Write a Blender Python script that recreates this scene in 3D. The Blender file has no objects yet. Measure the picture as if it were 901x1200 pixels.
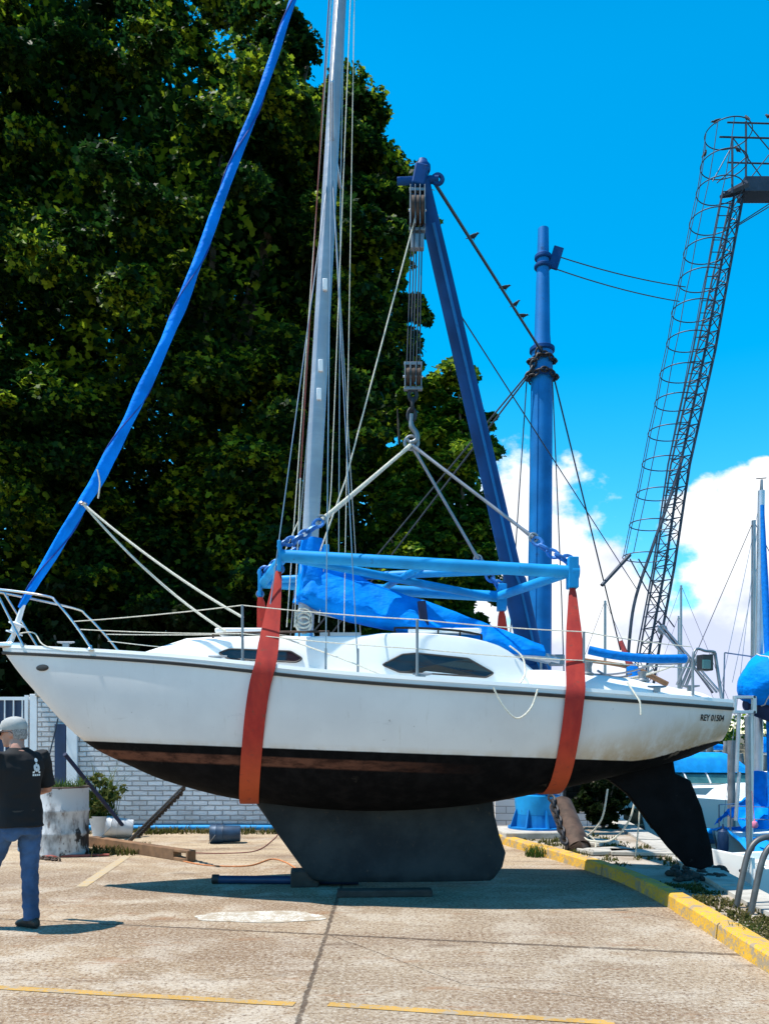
import bpy, bmesh, math, random
import numpy as np
from mathutils import Vector, Matrix, noise
R = math.radians
random.seed(7)
S = bpy.context.scene
COL = S.collection
# ------------------------------------------------------------------ layout helpers
F, CX, HY, CH = 950.0, 450.5, 875.0, 1.5      # focal length in photo pixels, principal column, horizon row, eye height
def P(px, py, d):
    return Vector(((px-CX)/F*d, d, CH+(HY-py)/F*d))
def G(px, py, z=0.0):
    d = (CH-z)*F/(py-HY)
    return Vector(((px-CX)/F*d, d, z))
def lerp(a, b, t): return a+(b-a)*t
def interp(x, xs, ys):
    return float(np.interp(x, xs, ys))
def smooth_interp(x, xs, ys):
    # monotone-ish cubic through control points
    if x <= xs[0]: return ys[0]
    if x >= xs[-1]: return ys[-1]
    n = len(xs)
    for i in range(n-1):
        if xs[i] <= x <= xs[i+1]: break
    def slope(k):
        if k == 0: return (ys[1]-ys[0])/(xs[1]-xs[0])
        if k == n-1: return (ys[-1]-ys[-2])/(xs[-1]-xs[-2])
        return (ys[k+1]-ys[k-1])/(xs[k+1]-xs[k-1])
    h = xs[i+1]-xs[i]; t = (x-xs[i])/h
    m0, m1 = slope(i)*h, slope(i+1)*h
    t2, t3 = t*t, t*t*t
    return (2*t3-3*t2+1)*ys[i]+(t3-2*t2+t)*m0+(-2*t3+3*t2)*ys[i+1]+(t3-t2)*m1

# ------------------------------------------------------------------ materials
class NT:
    def __init__(self, name):
        self.m = bpy.data.materials.new(name); self.m.use_nodes = True
        self.t = self.m.node_tree; self.t.nodes.clear()
        self.out = self.n('ShaderNodeOutputMaterial')
        self.b = self.n('ShaderNodeBsdfPrincipled')
        self.t.links.new(self.b.outputs[0], self.out.inputs['Surface'])
    def n(self, t, **kw):
        x = self.t.nodes.new(t)
        for k, v in kw.items(): setattr(x, k, v)
        return x
    def set(self, sock, v):
        if isinstance(v, bpy.types.NodeSocket): self.t.links.new(v, sock)
        elif isinstance(v, (tuple, list)) and len(v) == 3 and sock.type == 'RGBA': sock.default_value = (*v, 1)
        else: sock.default_value = v
    def coords(self, kind='Object'):
        return self.n('ShaderNodeTexCoord').outputs[kind]
    def pos(self):
        return self.n('ShaderNodeNewGeometry').outputs['Position']
    def noise(self, scale, detail=4, rough=.55, vec=None, sc=None):
        x = self.n('ShaderNodeTexNoise')
        x.inputs['Scale'].default_value = scale; x.inputs['Detail'].default_value = detail
        x.inputs['Roughness'].default_value = rough
        if vec is None: vec = self.pos()
        if sc:
            mp = self.n('ShaderNodeMapping'); mp.inputs['Scale'].default_value = sc
            self.t.links.new(vec, mp.inputs['Vector']); vec = mp.outputs[0]
        self.t.links.new(vec, x.inputs['Vector'])
        return x.outputs['Fac']
    def math(self, op, a, b=None, c=None, clamp=False):
        x = self.n('ShaderNodeMath', operation=op, use_clamp=clamp)
        self.set(x.inputs[0], a)
        if b is not None: self.set(x.inputs[1], b)
        if c is not None: self.set(x.inputs[2], c)
        return x.outputs[0]
    def mix(self, f, a, b):
        x = self.n('ShaderNodeMix', data_type='RGBA')
        self.set(x.inputs[0], f); self.set(x.inputs[6], a); self.set(x.inputs[7], b)
        return x.outputs[2]
    def ramp(self, f, lo, hi):
        x = self.n('ShaderNodeMapRange', interpolation_type='SMOOTHSTEP')
        self.set(x.inputs[0], f); x.inputs[1].default_value = lo; x.inputs[2].default_value = hi
        return x.outputs[0]
    def xyz(self, v):
        x = self.n('ShaderNodeSeparateXYZ'); self.t.links.new(v, x.inputs[0]); return x.outputs
    def bump(self, h, strength=.3, dist=.01, prev=None):
        x = self.n('ShaderNodeBump'); x.inputs['Strength'].default_value = strength; x.inputs['Distance'].default_value = dist
        self.set(x.inputs['Height'], h)
        if prev is not None: self.t.links.new(prev, x.inputs['Normal'])
        self.t.links.new(x.outputs[0], self.b.inputs['Normal'])
        return x.outputs[0]
    def base(self, c): self.set(self.b.inputs['Base Color'], c)
    def rough(self, v): self.set(self.b.inputs['Roughness'], v)
def hsc(c, k): return tuple(max(0, min(1, x*k)) for x in c)
def pm(name, col, rough=.5, metal=0.0, var=.15, vs=5, dirt=None, damt=.5, ds=3, bump=0, bs=40, spec=None):
    N = NT(name)
    a = N.noise(vs, 5)
    c = N.mix(N.ramp(a, .3, .7), hsc(col, 1-var), hsc(col, 1+var))
    if dirt:
        d = N.noise(ds, 8, .7)
        lo = .72-.35*damt
        c = N.mix(N.ramp(d, lo, lo+.13), c, dirt)
        N.rough(N.math('ADD', N.math('MULTIPLY', N.ramp(d, lo, lo+.13), .3), rough, clamp=True))
    else:
        N.rough(N.math('MULTIPLY_ADD', a, .2, rough-.1, clamp=True))
    N.base(c); N.b.inputs['Metallic'].default_value = metal
    if spec is not None: N.b.inputs['Specular IOR Level'].default_value = spec
    if bump: N.bump(N.noise(bs, 5), bump, .01)
    return N.m

M = {}
M['steel'] = pm('stainless_steel', (.62,.63,.65), .28, 1.0, .08)
M['alu'] = pm('weathered_aluminium', (.52,.54,.57), .45, .75, .12, 3, bump=.05)
M['galv'] = pm('galvanised_steel', (.24,.26,.28), .5, .7, .2, 4)
M['wire'] = pm('rigging_wire', (.30,.31,.33), .4, .8, .1)
M['darkwire'] = pm('greased_cable', (.035,.04,.05), .5, .3, .2)
M['rope'] = pm('pale_rope', (.62,.58,.48), .9, 0, .2, 60)
M['rope_red'] = pm('red_rope', (.22,.06,.05), .9, 0, .2, 60)
M['rope_orange'] = pm('orange_cord', (.55,.20,.07), .8, 0, .2, 40)
M['white_gel'] = pm('white_gelcoat', (.80,.80,.78), .3, 0, .03, 2, dirt=(.62,.60,.55), damt=.12, ds=2.5)
M['cabin_white'] = pm('white_deck_paint', (.82,.82,.80), .45, 0, .03, 3, dirt=(.6,.58,.53), damt=.1, ds=4)
M['black_rubber'] = pm('black_rubber', (.018,.016,.016), .6, 0, .3, 8)
M['smoke_glass'] = pm('smoked_acrylic', (.012,.014,.02), .08, 0, .2, 3)
M['frame_blue'] = pm('light_blue_paint', (.008,.27,.60), .5, 0, .14, 4, spec=.25, dirt=(.03,.10,.24), damt=.4, ds=9)
M['post_blue'] = pm('weathered_blue_paint', (.004,.15,.42), .55, 0, .18, 2.5, spec=.2, dirt=(.02,.07,.18), damt=.35, ds=4, bump=.08, bs=20)
M['boom_blue'] = pm('dark_blue_paint', (.004,.055,.195), .55, 0, .25, 2, spec=.15, dirt=(.03,.03,.04), damt=.3, ds=5)
M['chain_blue'] = pm('blue_painted_chain', (.03,.16,.45), .45, .2, .3, 15)
M['chain_dark'] = pm('rusty_dark_chain', (.03,.03,.035), .6, .5, .3, 15)
M['strap_red'] = None
M['blue_pad'] = pm('blue_cover_fabric', (.004,.18,.60), .8, 0, .15, 20, spec=.1, bump=.1, bs=60)
M['navy'] = pm('navy_fabric', (.01,.018,.06), .8, 0, .3, 6)
M['wood'] = pm('old_timber', (.20,.105,.05), .8, 0, .35, 4, dirt=(.08,.05,.035), damt=.3, ds=5, bump=.3, bs=25)
M['dark_wood'] = pm('wet_dark_timber', (.035,.028,.024), .85, 0, .4, 6, bump=.3, bs=25)
M['black_plastic'] = pm('black_plastic', (.02,.02,.022), .45, 0, .2, 8)
M['rust'] = pm('rusty_iron', (.07,.042,.03), .75, .2, .5, 6, dirt=(.16,.08,.04), damt=.3, ds=9, bump=.2, bs=25)
M['white_paint'] = pm('white_painted_metal', (.78,.79,.80), .4, 0, .05, 4, dirt=(.5,.45,.4), damt=.15, ds=6)
M['blue_sheet'] = pm('dark_blue_sheet', (.006,.03,.09), .5, 0, .2, 3)
M['bucket_grey'] = pm('pale_plastic_bucket', (.55,.56,.57), .5, 0, .1, 6, dirt=(.25,.2,.16), damt=.3, ds=8)
M['bucket_blue'] = pm('blue_steel_can', (.02,.055,.11), .5, .2, .25, 7, dirt=(.30,.24,.2), damt=.35, ds=6)
M['drum_blue'] = pm('blue_drum_paint', (.03,.12,.24), .5, 0, .2, 5)
M['glass_teal'] = pm('teal_windscreen', (.05,.16,.17), .08, 0, .3, 3)
M['tarp_sky'] = pm('light_blue_tarpaulin', (.006,.26,.66), .7, 0, .12, 6, spec=.1, bump=.35, bs=6)
M['pile'] = pm('weathered_pile', (.17,.175,.18), .85, 0, .35, 4)
M['concrete_pale'] = pm('pale_concrete', (.42,.39,.34), .9, 0, .2, 5, dirt=(.2,.17,.13), damt=.3, ds=3, bump=.25, bs=30)
M['skin'] = pm('skin', (.50,.24,.165), .5, 0, .1, 12)
M['shirt'] = pm('black_cotton', (.006,.006,.007), .9, 0, .35, 6, bump=.15, bs=18)
M['denim'] = pm('blue_denim', (.035,.085,.19), .9, 0, .4, 5, dirt=(.10,.17,.30), damt=.35, ds=4, bump=.3, bs=30)
M['cap'] = pm('grey_cap_cloth', (.40,.39,.37), .9, 0, .12, 14, bump=.15, bs=120)
M['hair'] = pm('grey_hair', (.28,.26,.25), .8, 0, .4, 90)
M['shoe'] = pm('black_leather_shoe', (.016,.014,.013), .55, 0, .3, 10)
M['print_white'] = pm('white_shirt_print', (.7,.7,.7), .85, 0, .1, 20)
M['bird'] = pm('dark_feathers', (.02,.02,.025), .8, 0, .4, 30)
M['bark'] = pm('mottled_bark', (.09,.07,.05), .95, 0, .5, 6, bump=.5, bs=14)

def fabric_blue(name, col, band=False):
    N = NT(name)
    a = N.noise(3, 5); f = N.noise(120, 2)
    c = N.mix(N.ramp(a, .3, .7), hsc(col, .8), hsc(col, 1.2))
    N.base(c); N.rough(.62)
    N.b.inputs['Specular IOR Level'].default_value = .05
    h = N.math('ADD', N.noise(7, 4, .5, sc=(1,1,1.6)), N.math('MULTIPLY', f, .04))
    N.bump(h, .5, .05)
    return N.m
M['sail_blue'] = fabric_blue('royal_blue_canvas', (.001,.23,.78))
M['jib_blue'] = fabric_blue('blue_sail_cloth', (.001,.20,.78))
def strap_mat():
    N = NT('red_webbing')
    a = N.noise(5, 6, .6, sc=(2,2,.6))
    z = N.xyz(N.pos())[2]
    low = N.ramp(z, 1.7, 1.0)
    c = N.mix(N.ramp(a, .3, .7), (.32,.017,.013), (.46,.032,.018))
    c = N.mix(N.math('MULTIPLY', low, .7), c, (.48,.095,.02))    # the lower length is more orange
    c = N.mix(N.ramp(N.noise(16, 7, .7), .57, .7), c, (.20,.04,.025))
    N.base(c); N.rough(.85)
    N.bump(N.noise(140, 2), .25, .004)
    return N.m
M['strap_red'] = strap_mat()
def leaf_mat(name, dark, light, hi):
    N = NT(name)
    rnd = N.n('ShaderNodeNewGeometry').outputs['Random Per Island']
    a = N.noise(.55, 3)
    c = N.mix(N.math('POWER', rnd, 1.6), dark, light)
    c = N.mix(N.ramp(N.math('MULTIPLY_ADD', N.ramp(a, .40, .62), .34, N.math('MULTIPLY', N.math('FRACT', N.math('MULTIPLY', rnd, 7.31)), .75)), .62, .86), c, hi)  # bright leaves put sun speckle into the colour of the crowns
    N.base(c); N.rough(.5)
    N.b.inputs['Specular IOR Level'].default_value = .12
    tr = N.n('ShaderNodeBsdfTranslucent'); N.t.links.new(c, tr.inputs[0])
    mx = N.n('ShaderNodeMixShader'); mx.inputs[0].default_value = .48
    N.t.links.new(N.b.outputs[0], mx.inputs[1]); N.t.links.new(tr.outputs[0], mx.inputs[2])
    N.t.links.new(mx.outputs[0], N.out.inputs['Surface'])
    return N.m
M['leaf'] = leaf_mat('plane_tree_leaves', (.004,.022,.006), (.028,.085,.012), (.24,.33,.018))
M['leaf_b'] = leaf_mat('bright_tree_leaves', (.010,.05,.006), (.05,.14,.012), (.26,.36,.02))
M['leaf_dark'] = leaf_mat('dark_shrub_leaves', (.006,.014,.003), (.018,.035,.006), (.03,.045,.008))
M['leaf_plant'] = leaf_mat('pale_shrub_leaves', (.06,.085,.02), (.13,.16,.035), (.22,.21,.06))
M['grass'] = leaf_mat('dry_grass_blades', (.05,.06,.014), (.12,.12,.03), (.16,.13,.05))
M['weed'] = leaf_mat('green_weed_blades', (.03,.07,.012), (.07,.13,.02), (.12,.14,.04))

def brick_mat():
    N = NT('white_painted_brick')
    p = N.pos(); x = N.xyz(p)
    cmb = N.n('ShaderNodeCombineXYZ')
    wa = N.math('MULTIPLY_ADD', N.noise(2.3,3), .05, -.025); wb = N.math('MULTIPLY_ADD', N.noise(5.1,4), .028, -.014)
    N.set(cmb.inputs[0], N.math('ADD', N.math('ADD', x[0], x[1]), wa)); N.set(cmb.inputs[1], N.math('ADD', x[2], wb))
    br = N.n('ShaderNodeTexBrick'); N.t.links.new(cmb.outputs[0], br.inputs['Vector'])
    br.inputs['Scale'].default_value = 1.0
    br.inputs['Brick Width'].default_value = .27; br.inputs['Row Height'].default_value = .088
    br.inputs['Mortar Size'].default_value = .012; br.inputs['Mortar Smooth'].default_value = .6
    br.inputs['Color1'].default_value = (.60,.585,.58,1); br.inputs['Color2'].default_value = (.76,.75,.745,1)
    br.inputs['Mortar'].default_value = (.36,.345,.34,1)
    c = N.mix(N.math('MULTIPLY', N.ramp(N.noise(1.6, 8, .7), .5, .72), .5), br.outputs['Color'], (.33,.30,.285))
    c = N.mix(N.math('MULTIPLY', N.ramp(N.noise(7, 7, .75), .56, .68), .8), c, (.72,.71,.70))
    c = N.mix(N.ramp(N.noise(11, 6, .7), .64, .72), c, (.25,.17,.13))
    low_dark = N.math('MULTIPLY', N.ramp(N.math('ADD', x[2], N.math('MULTIPLY', N.noise(1.5,5), .9)), 1.0, .45), .5)  # brick tone darkens unevenly towards the wall foot
    c = N.mix(low_dark, c, (.19,.165,.14))
    N.base(c); N.rough(.9)
    h = N.math('SUBTRACT', N.math('MULTIPLY', N.noise(26, 5, .7), .6), br.outputs['Fac'])
    N.bump(h, 1.0, .03)
    return N.m
M['brick'] = brick_mat()
def plank_mat():
    N = NT('white_block_wall')
    p = N.pos(); x = N.xyz(p)
    cmb = N.n('ShaderNodeCombineXYZ')
    N.set(cmb.inputs[0], N.math('ADD', x[0], x[1])); N.set(cmb.inputs[1], x[2])
    br = N.n('ShaderNodeTexBrick'); N.t.links.new(cmb.outputs[0], br.inputs['Vector'])
    br.inputs['Scale'].default_value = 1.0
    br.inputs['Brick Width'].default_value = .5; br.inputs['Row Height'].default_value = .13
    br.inputs['Mortar Size'].default_value = .008; br.inputs['Mortar Smooth'].default_value = .3
    br.inputs['Color1'].default_value = (.66,.66,.67,1); br.inputs['Color2'].default_value = (.74,.74,.75,1)
    br.inputs['Mortar'].default_value = (.3,.3,.31,1)
    c = N.mix(N.ramp(N.noise(4, 7, .7), .58, .75), br.outputs['Color'], (.4,.37,.34))
    N.base(c); N.rough(.8); N.bump(N.math('SUBTRACT', 0.5, br.outputs['Fac']), .6, .015)
    return N.m
M['shed_wall'] = plank_mat()

def line_mask(N, x, y, a, b, w, wob):
    # thin ones are cracks and stop at their ends
    # soft mask of a wobbling line a-b on the ground plane (real joints in the slab)
    dx, dy = b[0]-a[0], b[1]-a[1]; L = math.hypot(dx, dy); nx, ny = -dy/L, dx/L
    d = N.math('ADD', N.math('MULTIPLY', x, nx), N.math('MULTIPLY_ADD', y, ny, -(a[0]*nx+a[1]*ny)))
    d = N.math('ABSOLUTE', N.math('ADD', d, N.math('MULTIPLY_ADD', wob, .06, -.03)))
    m = N.ramp(d, w, w*.35)
    if w < .01:
        ux, uy = dx/L, dy/L; al = N.math('ADD', N.math('MULTIPLY', x, ux), N.math('MULTIPLY_ADD', y, uy, -(a[0]*ux+a[1]*uy)))
        m = N.math('MULTIPLY', m, N.math('MULTIPLY', N.ramp(al, -.02, .02), N.ramp(al, L+.02, L-.02)))
    return m
def yard_mat():
    N = NT('worn_concrete_slab')
    p = N.pos(); x = N.xyz(p)
    wobx = N.noise(6, 3)
    big = N.noise(.55, 6, .6); mid = N.noise(2.2, 7, .65); fine = N.noise(30, 6, .75); agg = N.noise(52, 3, .6)
    streak = N.noise(1.5, 6, .65, sc=(.45, 2.6, 1))
    c = N.mix(N.ramp(big, .3, .7), (.215,.14,.08), (.385,.28,.18))
    c = N.mix(N.math('MULTIPLY', N.ramp(mid, .46, .62), .75), c, (.46,.385,.30))
    c = N.mix(N.math('MULTIPLY', N.ramp(streak, .52, .66), .75), c, (.19,.115,.065))
    slab = N.ramp(N.math('ADD', x[0], N.math('MULTIPLY', wobx, .03)), -.50, -.42)
    c = N.mix(N.math('MULTIPLY', slab, .3), c, (.31,.26,.195))
    patchy = N.ramp(N.noise(.38, 4, .5, sc=(.8,1.6,1)), .47, .60)
    c = N.mix(N.math('MULTIPLY', patchy, .65), c, (.215,.14,.085))
    # brighter sandy dust towards the wall
    far = N.math('MULTIPLY', N.ramp(x[1], 8.6, 11.5), N.ramp(N.noise(1.1, 5, .6, sc=(.6,1.6,1)), .35, .6))
    c = N.mix(N.math('MULTIPLY', far, .75), c, (.50,.38,.24))
    c = N.mix(N.math('MULTIPLY', N.ramp(fine, .50, .60), .55), c, (.47,.39,.30))
    c = N.mix(N.math('MULTIPLY', N.ramp(fine, .47, .38), .85), c, (.115,.062,.038))
    c = N.mix(N.math('MULTIPLY', N.ramp(agg, .56, .64), .45), c, (.58,.53,.46))
    c = N.mix(N.math('MULTIPLY', N.ramp(agg, .43, .35), .62), c, (.085,.048,.03))
    oil = N.ramp(N.noise(1.6, 6, .65, sc=(.6,1.6,1)), .60, .70)
    c = N.mix(N.math('MULTIPLY', oil, .6), c, (.11,.068,.042))
    rust = N.ramp(N.noise(2.4, 7, .7, sc=(.5,1.8,1)), .58, .66)
    c = N.mix(N.math('MULTIPLY', rust, .5), c, (.25,.12,.055))
    wob = N.noise(9, 5, .7)
    lines = []
    for a, b, w in (((-.47,2),(-.455,14),.022), ((-3.4,7.06),(3.0,5.72),.018), ((-9,8.2),(-3.4,7.06),.018),
                    ((-.46,10.9),(-8,12.0),.014), ((-.44,6.45),(.5,5.1),.006), ((.5,5.1),(1.5,4.75),.006), ((1.2,8.6),(2.6,6.9),.007), ((2.3,9.3),(-.46,10.2),.014)):
        lines.append(line_mask(N, x[0], x[1], a, b, w, wob))
    m = lines[0]
    for l in lines[1:]: m = N.math('MAXIMUM', m, l)
    m = N.math('MULTIPLY', m, N.ramp(N.noise(14, 5, .7), .3, .5))
    c = N.mix(N.math('MULTIPLY', m, .85), c, (.075,.05,.035))
    N.base(c); N.rough(.9); N.b.inputs['Specular IOR Level'].default_value = .25
    h = N.math('ADD', N.math('MULTIPLY', agg, .5), N.math('MULTIPLY', fine, .5))
    h = N.math('SUBTRACT', h, N.math('MULTIPLY', m, 1.6))
    N.bump(h, .55, .012)
    return N.m
M['yard'] = yard_mat()
def worn_paint(name, col, under, lo=.52):
    N = NT(name)
    a = N.noise(7, 8, .7); b = N.noise(45, 4, .7)
    c = N.mix(N.ramp(N.noise(3, 4), .3, .7), hsc(col, .85), hsc(col, 1.1))
    m = N.math('MAXIMUM', N.ramp(a, lo, lo+.1), N.ramp(b, lo+.04, lo+.1))
    c = N.mix(m, c, under); N.base(c); N.rough(.85); N.bump(N.noise(60, 3), .35, .008)
    return N.m
M['kerb_yellow'] = worn_paint('worn_yellow_kerb_paint', (.66,.36,.022), (.33,.25,.16), .495)
M['line_yellow'] = worn_paint('worn_yellow_line_paint', (.47,.265,.055), (.33,.26,.185), .515)
M['line_faded'] = worn_paint('faded_yellow_line_paint', (.52,.33,.10), (.42,.33,.22), .42)
M['patch_white'] = worn_paint('white_paint_spill', (.60,.56,.49), (.37,.30,.22), .465)
def water_mat():
    N = NT('harbour_water')
    N.base((.02,.045,.05)); N.rough(.12); N.b.inputs['IOR'].default_value = 1.33
    N.bump(N.noise(2.2, 5, .6, sc=(1,.5,1)), .35, .12)
    return N.m
M['water'] = water_mat()
def pave_mat():
    N = NT('broken_quay_paving')
    a = N.noise(1.6, 7, .65); f = N.noise(40, 5, .7)
    c = N.mix(N.ramp(a, .35, .65), (.30,.235,.17), (.46,.40,.33))
    c = N.mix(N.math('MULTIPLY', N.ramp(N.noise(2.6, 6, .7), .56, .68), .8), c, (.10,.10,.045))
    c = N.mix(N.math('MULTIPLY', N.ramp(f, .42, .34), .6), c, (.13,.10,.08))
    N.base(c); N.rough(.95); N.bump(f, .5, .02)
    return N.m
M['paving'] = pave_mat()
M['shore'] = pm('far_shore_soil', (.10,.09,.06), .95, 0, .3, .5)

# ------------------------------------------------------------------ mesh builder
class MB:
    def __init__(s): s.v, s.f, s.mi, s.cur = [], [], [], 0
    def add(s, vs, fs):
        o = len(s.v); s.v += [tuple(v) for v in vs]
        for f in fs: s.f.append(tuple(i+o for i in f)); s.mi.append(s.cur)
        return s
    def box(s, c, size, rz=0, mat=None, taper=1.0):
        x, y, z = (k/2 for k in size)
        vs = [Vector((a*x*(taper if dz > 0 else 1), b*y*(taper if dz > 0 else 1), dz*z)) for dz in (-1,1) for a, b in ((-1,-1),(1,-1),(1,1),(-1,1))]
        m = mat if mat is not None else Matrix.Rotation(rz, 3, 'Z')
        vs = [m @ v + Vector(c) for v in vs]
        return s.add(vs, [(3,2,1,0),(4,5,6,7),(0,1,5,4),(1,2,6,5),(2,3,7,6),(3,0,4,7)])
    def bar(s, a, b, w, h=None, up=(0,0,1)):
        a, b = Vector(a), Vector(b); h = h or w
        d = b-a; L = d.length; d.normalize(); u = Vector(up)
        if abs(d.dot(u)) > .98: u = Vector((0,1,0))
        x = d.cross(u).normalized(); u = x.cross(d)
        return s.box((a+b)/2, (L, w, h), mat=Matrix((d, -x, u)).transposed())
    def loft(s, rings, caps=True, closed=True):
        n = len(rings[0]); vs = [v for r in rings for v in r]; fs = []
        for i in range(len(rings)-1):
            for j in range(n if closed else n-1):
                k = (j+1) % n
                fs.append((i*n+j, i*n+k, (i+1)*n+k, (i+1)*n+j))
        if caps and closed:
            fs.append(tuple(range(n-1, -1, -1))); fs.append(tuple((len(rings)-1)*n+j for j in range(n)))
        return s.add(vs, fs)
    def tube(s, pts, r, seg=8, caps=True, flat=1.0):
        pts = [Vector(p) for p in pts]; n = len(pts)
        rs = r if isinstance(r, (list, tuple)) else [r]*n
        t = (pts[1]-pts[0]).normalized()
        u = Vector((0,0,1)) if abs(t.z) < .9 else Vector((1,0,0))
        x = t.cross(u).normalized(); rings = []
        for i in range(n):
            if i == 0: t2 = (pts[1]-pts[0])
            elif i == n-1: t2 = (pts[-1]-pts[-2])
            else: t2 = (pts[i+1]-pts[i]).normalized()+(pts[i]-pts[i-1]).normalized()
            t2.normalize(); x = (x-t2*x.dot(t2)).normalized(); y = t2.cross(x)
            rings.append([pts[i]+x*math.cos(q)*rs[i]+y*math.sin(q)*rs[i]*flat for q in [2*math.pi*k/seg for k in range(seg)]])
        return s.loft(rings, caps)
    def lathe(s, prof, c=(0,0,0), seg=24, mat=None, caps=True):
        c = Vector(c); m = mat or Matrix.Identity(3)
        rings = [[m @ Vector((r*math.cos(2*math.pi*k/seg), r*math.sin(2*math.pi*k/seg), z))+c for k in range(seg)] for r, z in prof]
        return s.loft(rings, caps)
    def torus(s, c, R0, r, mat=None, seg=16, rs=6, sx=1.0):
        m = mat or Matrix.Identity(3); c = Vector(c); rings = []
        for i in range(seg+1):
            a = 2*math.pi*i/seg
            rings.append([m @ Vector(((R0+r*math.cos(b))*math.cos(a)*sx, (R0+r*math.cos(b))*math.sin(a), r*math.sin(b)))+c for b in [2*math.pi*k/rs for k in range(rs)]])
        return s.loft(rings, False)
    def prism(s, outline, depth):
        # outline: list of Vectors in a plane, depth: Vector extrusion
        n = len(outline); d = Vector(depth)
        vs = [Vector(p) for p in outline]+[Vector(p)+d for p in outline]
        fs = [tuple(range(n)), tuple(range(2*n-1, n-1, -1))]+[(i, (i+1) % n+0, (i+1) % n+n, i+n)[::-1] for i in range(n)]
        return s.add(vs, fs)
    def ball(s, c, r, seg=14, ring=9, mat=None):
        rx, ry, rz = (r, r, r) if isinstance(r, (int, float)) else r
        m = mat or Matrix.Identity(3); c = Vector(c)
        rings = [[m @ Vector((rx*math.sin(a)*math.cos(b), ry*math.sin(a)*math.sin(b), rz*math.cos(a)))+c for b in [2*math.pi*k/seg for k in range(seg)]]
                 for a in [math.pi*(.02+.96*i/ring) for i in range(ring+1)]]
        return s.loft(rings)
    def chain(s, a, b, ln=.07, w=.045, r=.009, sag=0):
        a, b = Vector(a), Vector(b); L = (b-a).length; n = max(2, int(L/(ln*.72)))
        for i in range(n):
            t = (i+.5)/n; p = a.lerp(b, t); p.z -= sag*4*t*(1-t)
            d = (b-a).normalized(); u = Vector((0,1,0)) if abs(d.y) < .9 else Vector((1,0,0))
            x = d.cross(u).normalized(); y = d.cross(x)
            if i % 2: x, y = y, -x
            m = Matrix((d, x, y)).transposed()
            s.torus(p, w/2, r, m, 12, 5, sx=ln/w)
        return s
ORG = {}
def wloc(o): return ORG[o.name]
def recalc(me):
    bm = bmesh.new(); bm.from_mesh(me); bmesh.ops.recalc_face_normals(bm, faces=bm.faces); bm.to_mesh(me); bm.free()
def obj(name, mb, mat, parent=None, smooth=True, bevel=0, origin=None, angle=40):
    vs = mb.v
    if parent is not None: org = wloc(parent)
    elif origin is not None: org = Vector(origin)
    else:
        a = np.array(vs); lo, hi = a.min(0), a.max(0); org = Vector(((lo[0]+hi[0])/2, (lo[1]+hi[1])/2, lo[2]))
    me = bpy.data.meshes.new(name)
    me.from_pydata([(v[0]-org.x, v[1]-org.y, v[2]-org.z) for v in vs], [], mb.f)
    recalc(me)
    mats = mat if isinstance(mat, (list, tuple)) else [mat]
    for m in mats: me.materials.append(m)
    if len(mats) > 1: me.polygons.foreach_set('material_index', mb.mi)
    if smooth:
        me.polygons.foreach_set('use_smooth', [True]*len(me.polygons))
        try: me.set_sharp_from_angle(angle=R(angle))
        except Exception: pass
    o = bpy.data.objects.new(name, me); COL.objects.link(o)
    if parent is not None: o.parent = parent
    else: o.location = org
    ORG[o.name] = org.copy()
    if bevel:
        b = o.modifiers.new('edge', 'BEVEL'); b.width = bevel; b.segments = 2; b.limit_method = 'ANGLE'; b.angle_limit = R(35)
    return o
def tag(o, label=None, cat=None, group=None, kind=None):
    if label: o['label'] = label
    if cat: o['category'] = cat
    if group: o['group'] = group
    if kind: o['kind'] = kind
    return o
def thing(name, label, cat, loc, group=None):
    o = bpy.data.objects.new(name, None); COL.objects.link(o); o.location = loc; o.empty_display_size = .2
    ORG[o.name] = Vector(loc)
    return tag(o, label, cat, group)
def struct(name, mb, mat, **kw):
    return tag(obj(name, mb, mat, origin=(0,0,0), **kw), kind='structure')
def children(o): return [c for c in bpy.data.objects if c.parent == o]
def copy_tree(o, loc, label=None):
    def rec(x, par):
        c = x.copy(); COL.objects.link(c)
        if par is not None: c.parent = par
        for k in children(x):
            if k != c: rec(k, c)
        return c
    kids = children(o)
    c = o.copy(); COL.objects.link(c); c.location = loc
    for k in kids: rec(k, c)
    ORG[c.name] = Vector(loc)
    if label: c['label'] = label
    return c
def sag(a, b, s, n=12):
    a, b = Vector(a), Vector(b)
    return [a.lerp(b, i/n)-Vector((0,0,s*4*(i/n)*(1-i/n))) for i in range(n+1)]
def spline(pts, n=8):
    pts = [Vector(p) for p in pts]; out = []
    for i in range(len(pts)-1):
        p0 = pts[max(i-1,0)]; p1 = pts[i]; p2 = pts[i+1]; p3 = pts[min(i+2, len(pts)-1)]
        for k in range(n):
            t = k/n
            out.append(.5*((2*p1)+(p2-p0)*t+(2*p0-5*p1+4*p2-p3)*t*t+(3*p1-p0-3*p2+p3)*t*t*t))
    out.append(pts[-1]); return out
SKY_HUE, SKY_SAT, SKY_VAL = .481, 1.52, 2.05
CL_LO, CL_HI = (5.6,6.0,7.9), (9.3,9.4,9.6)
EXPO = .42
# ================================================================== THE SETTING
WZ = -.75
def quay_x(y): return 3.46+max(0, y-7.0)*.12
mb = MB()
ys = [-12,0,3,5,7,9,11,13,15,18,22,40,90]
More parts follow.
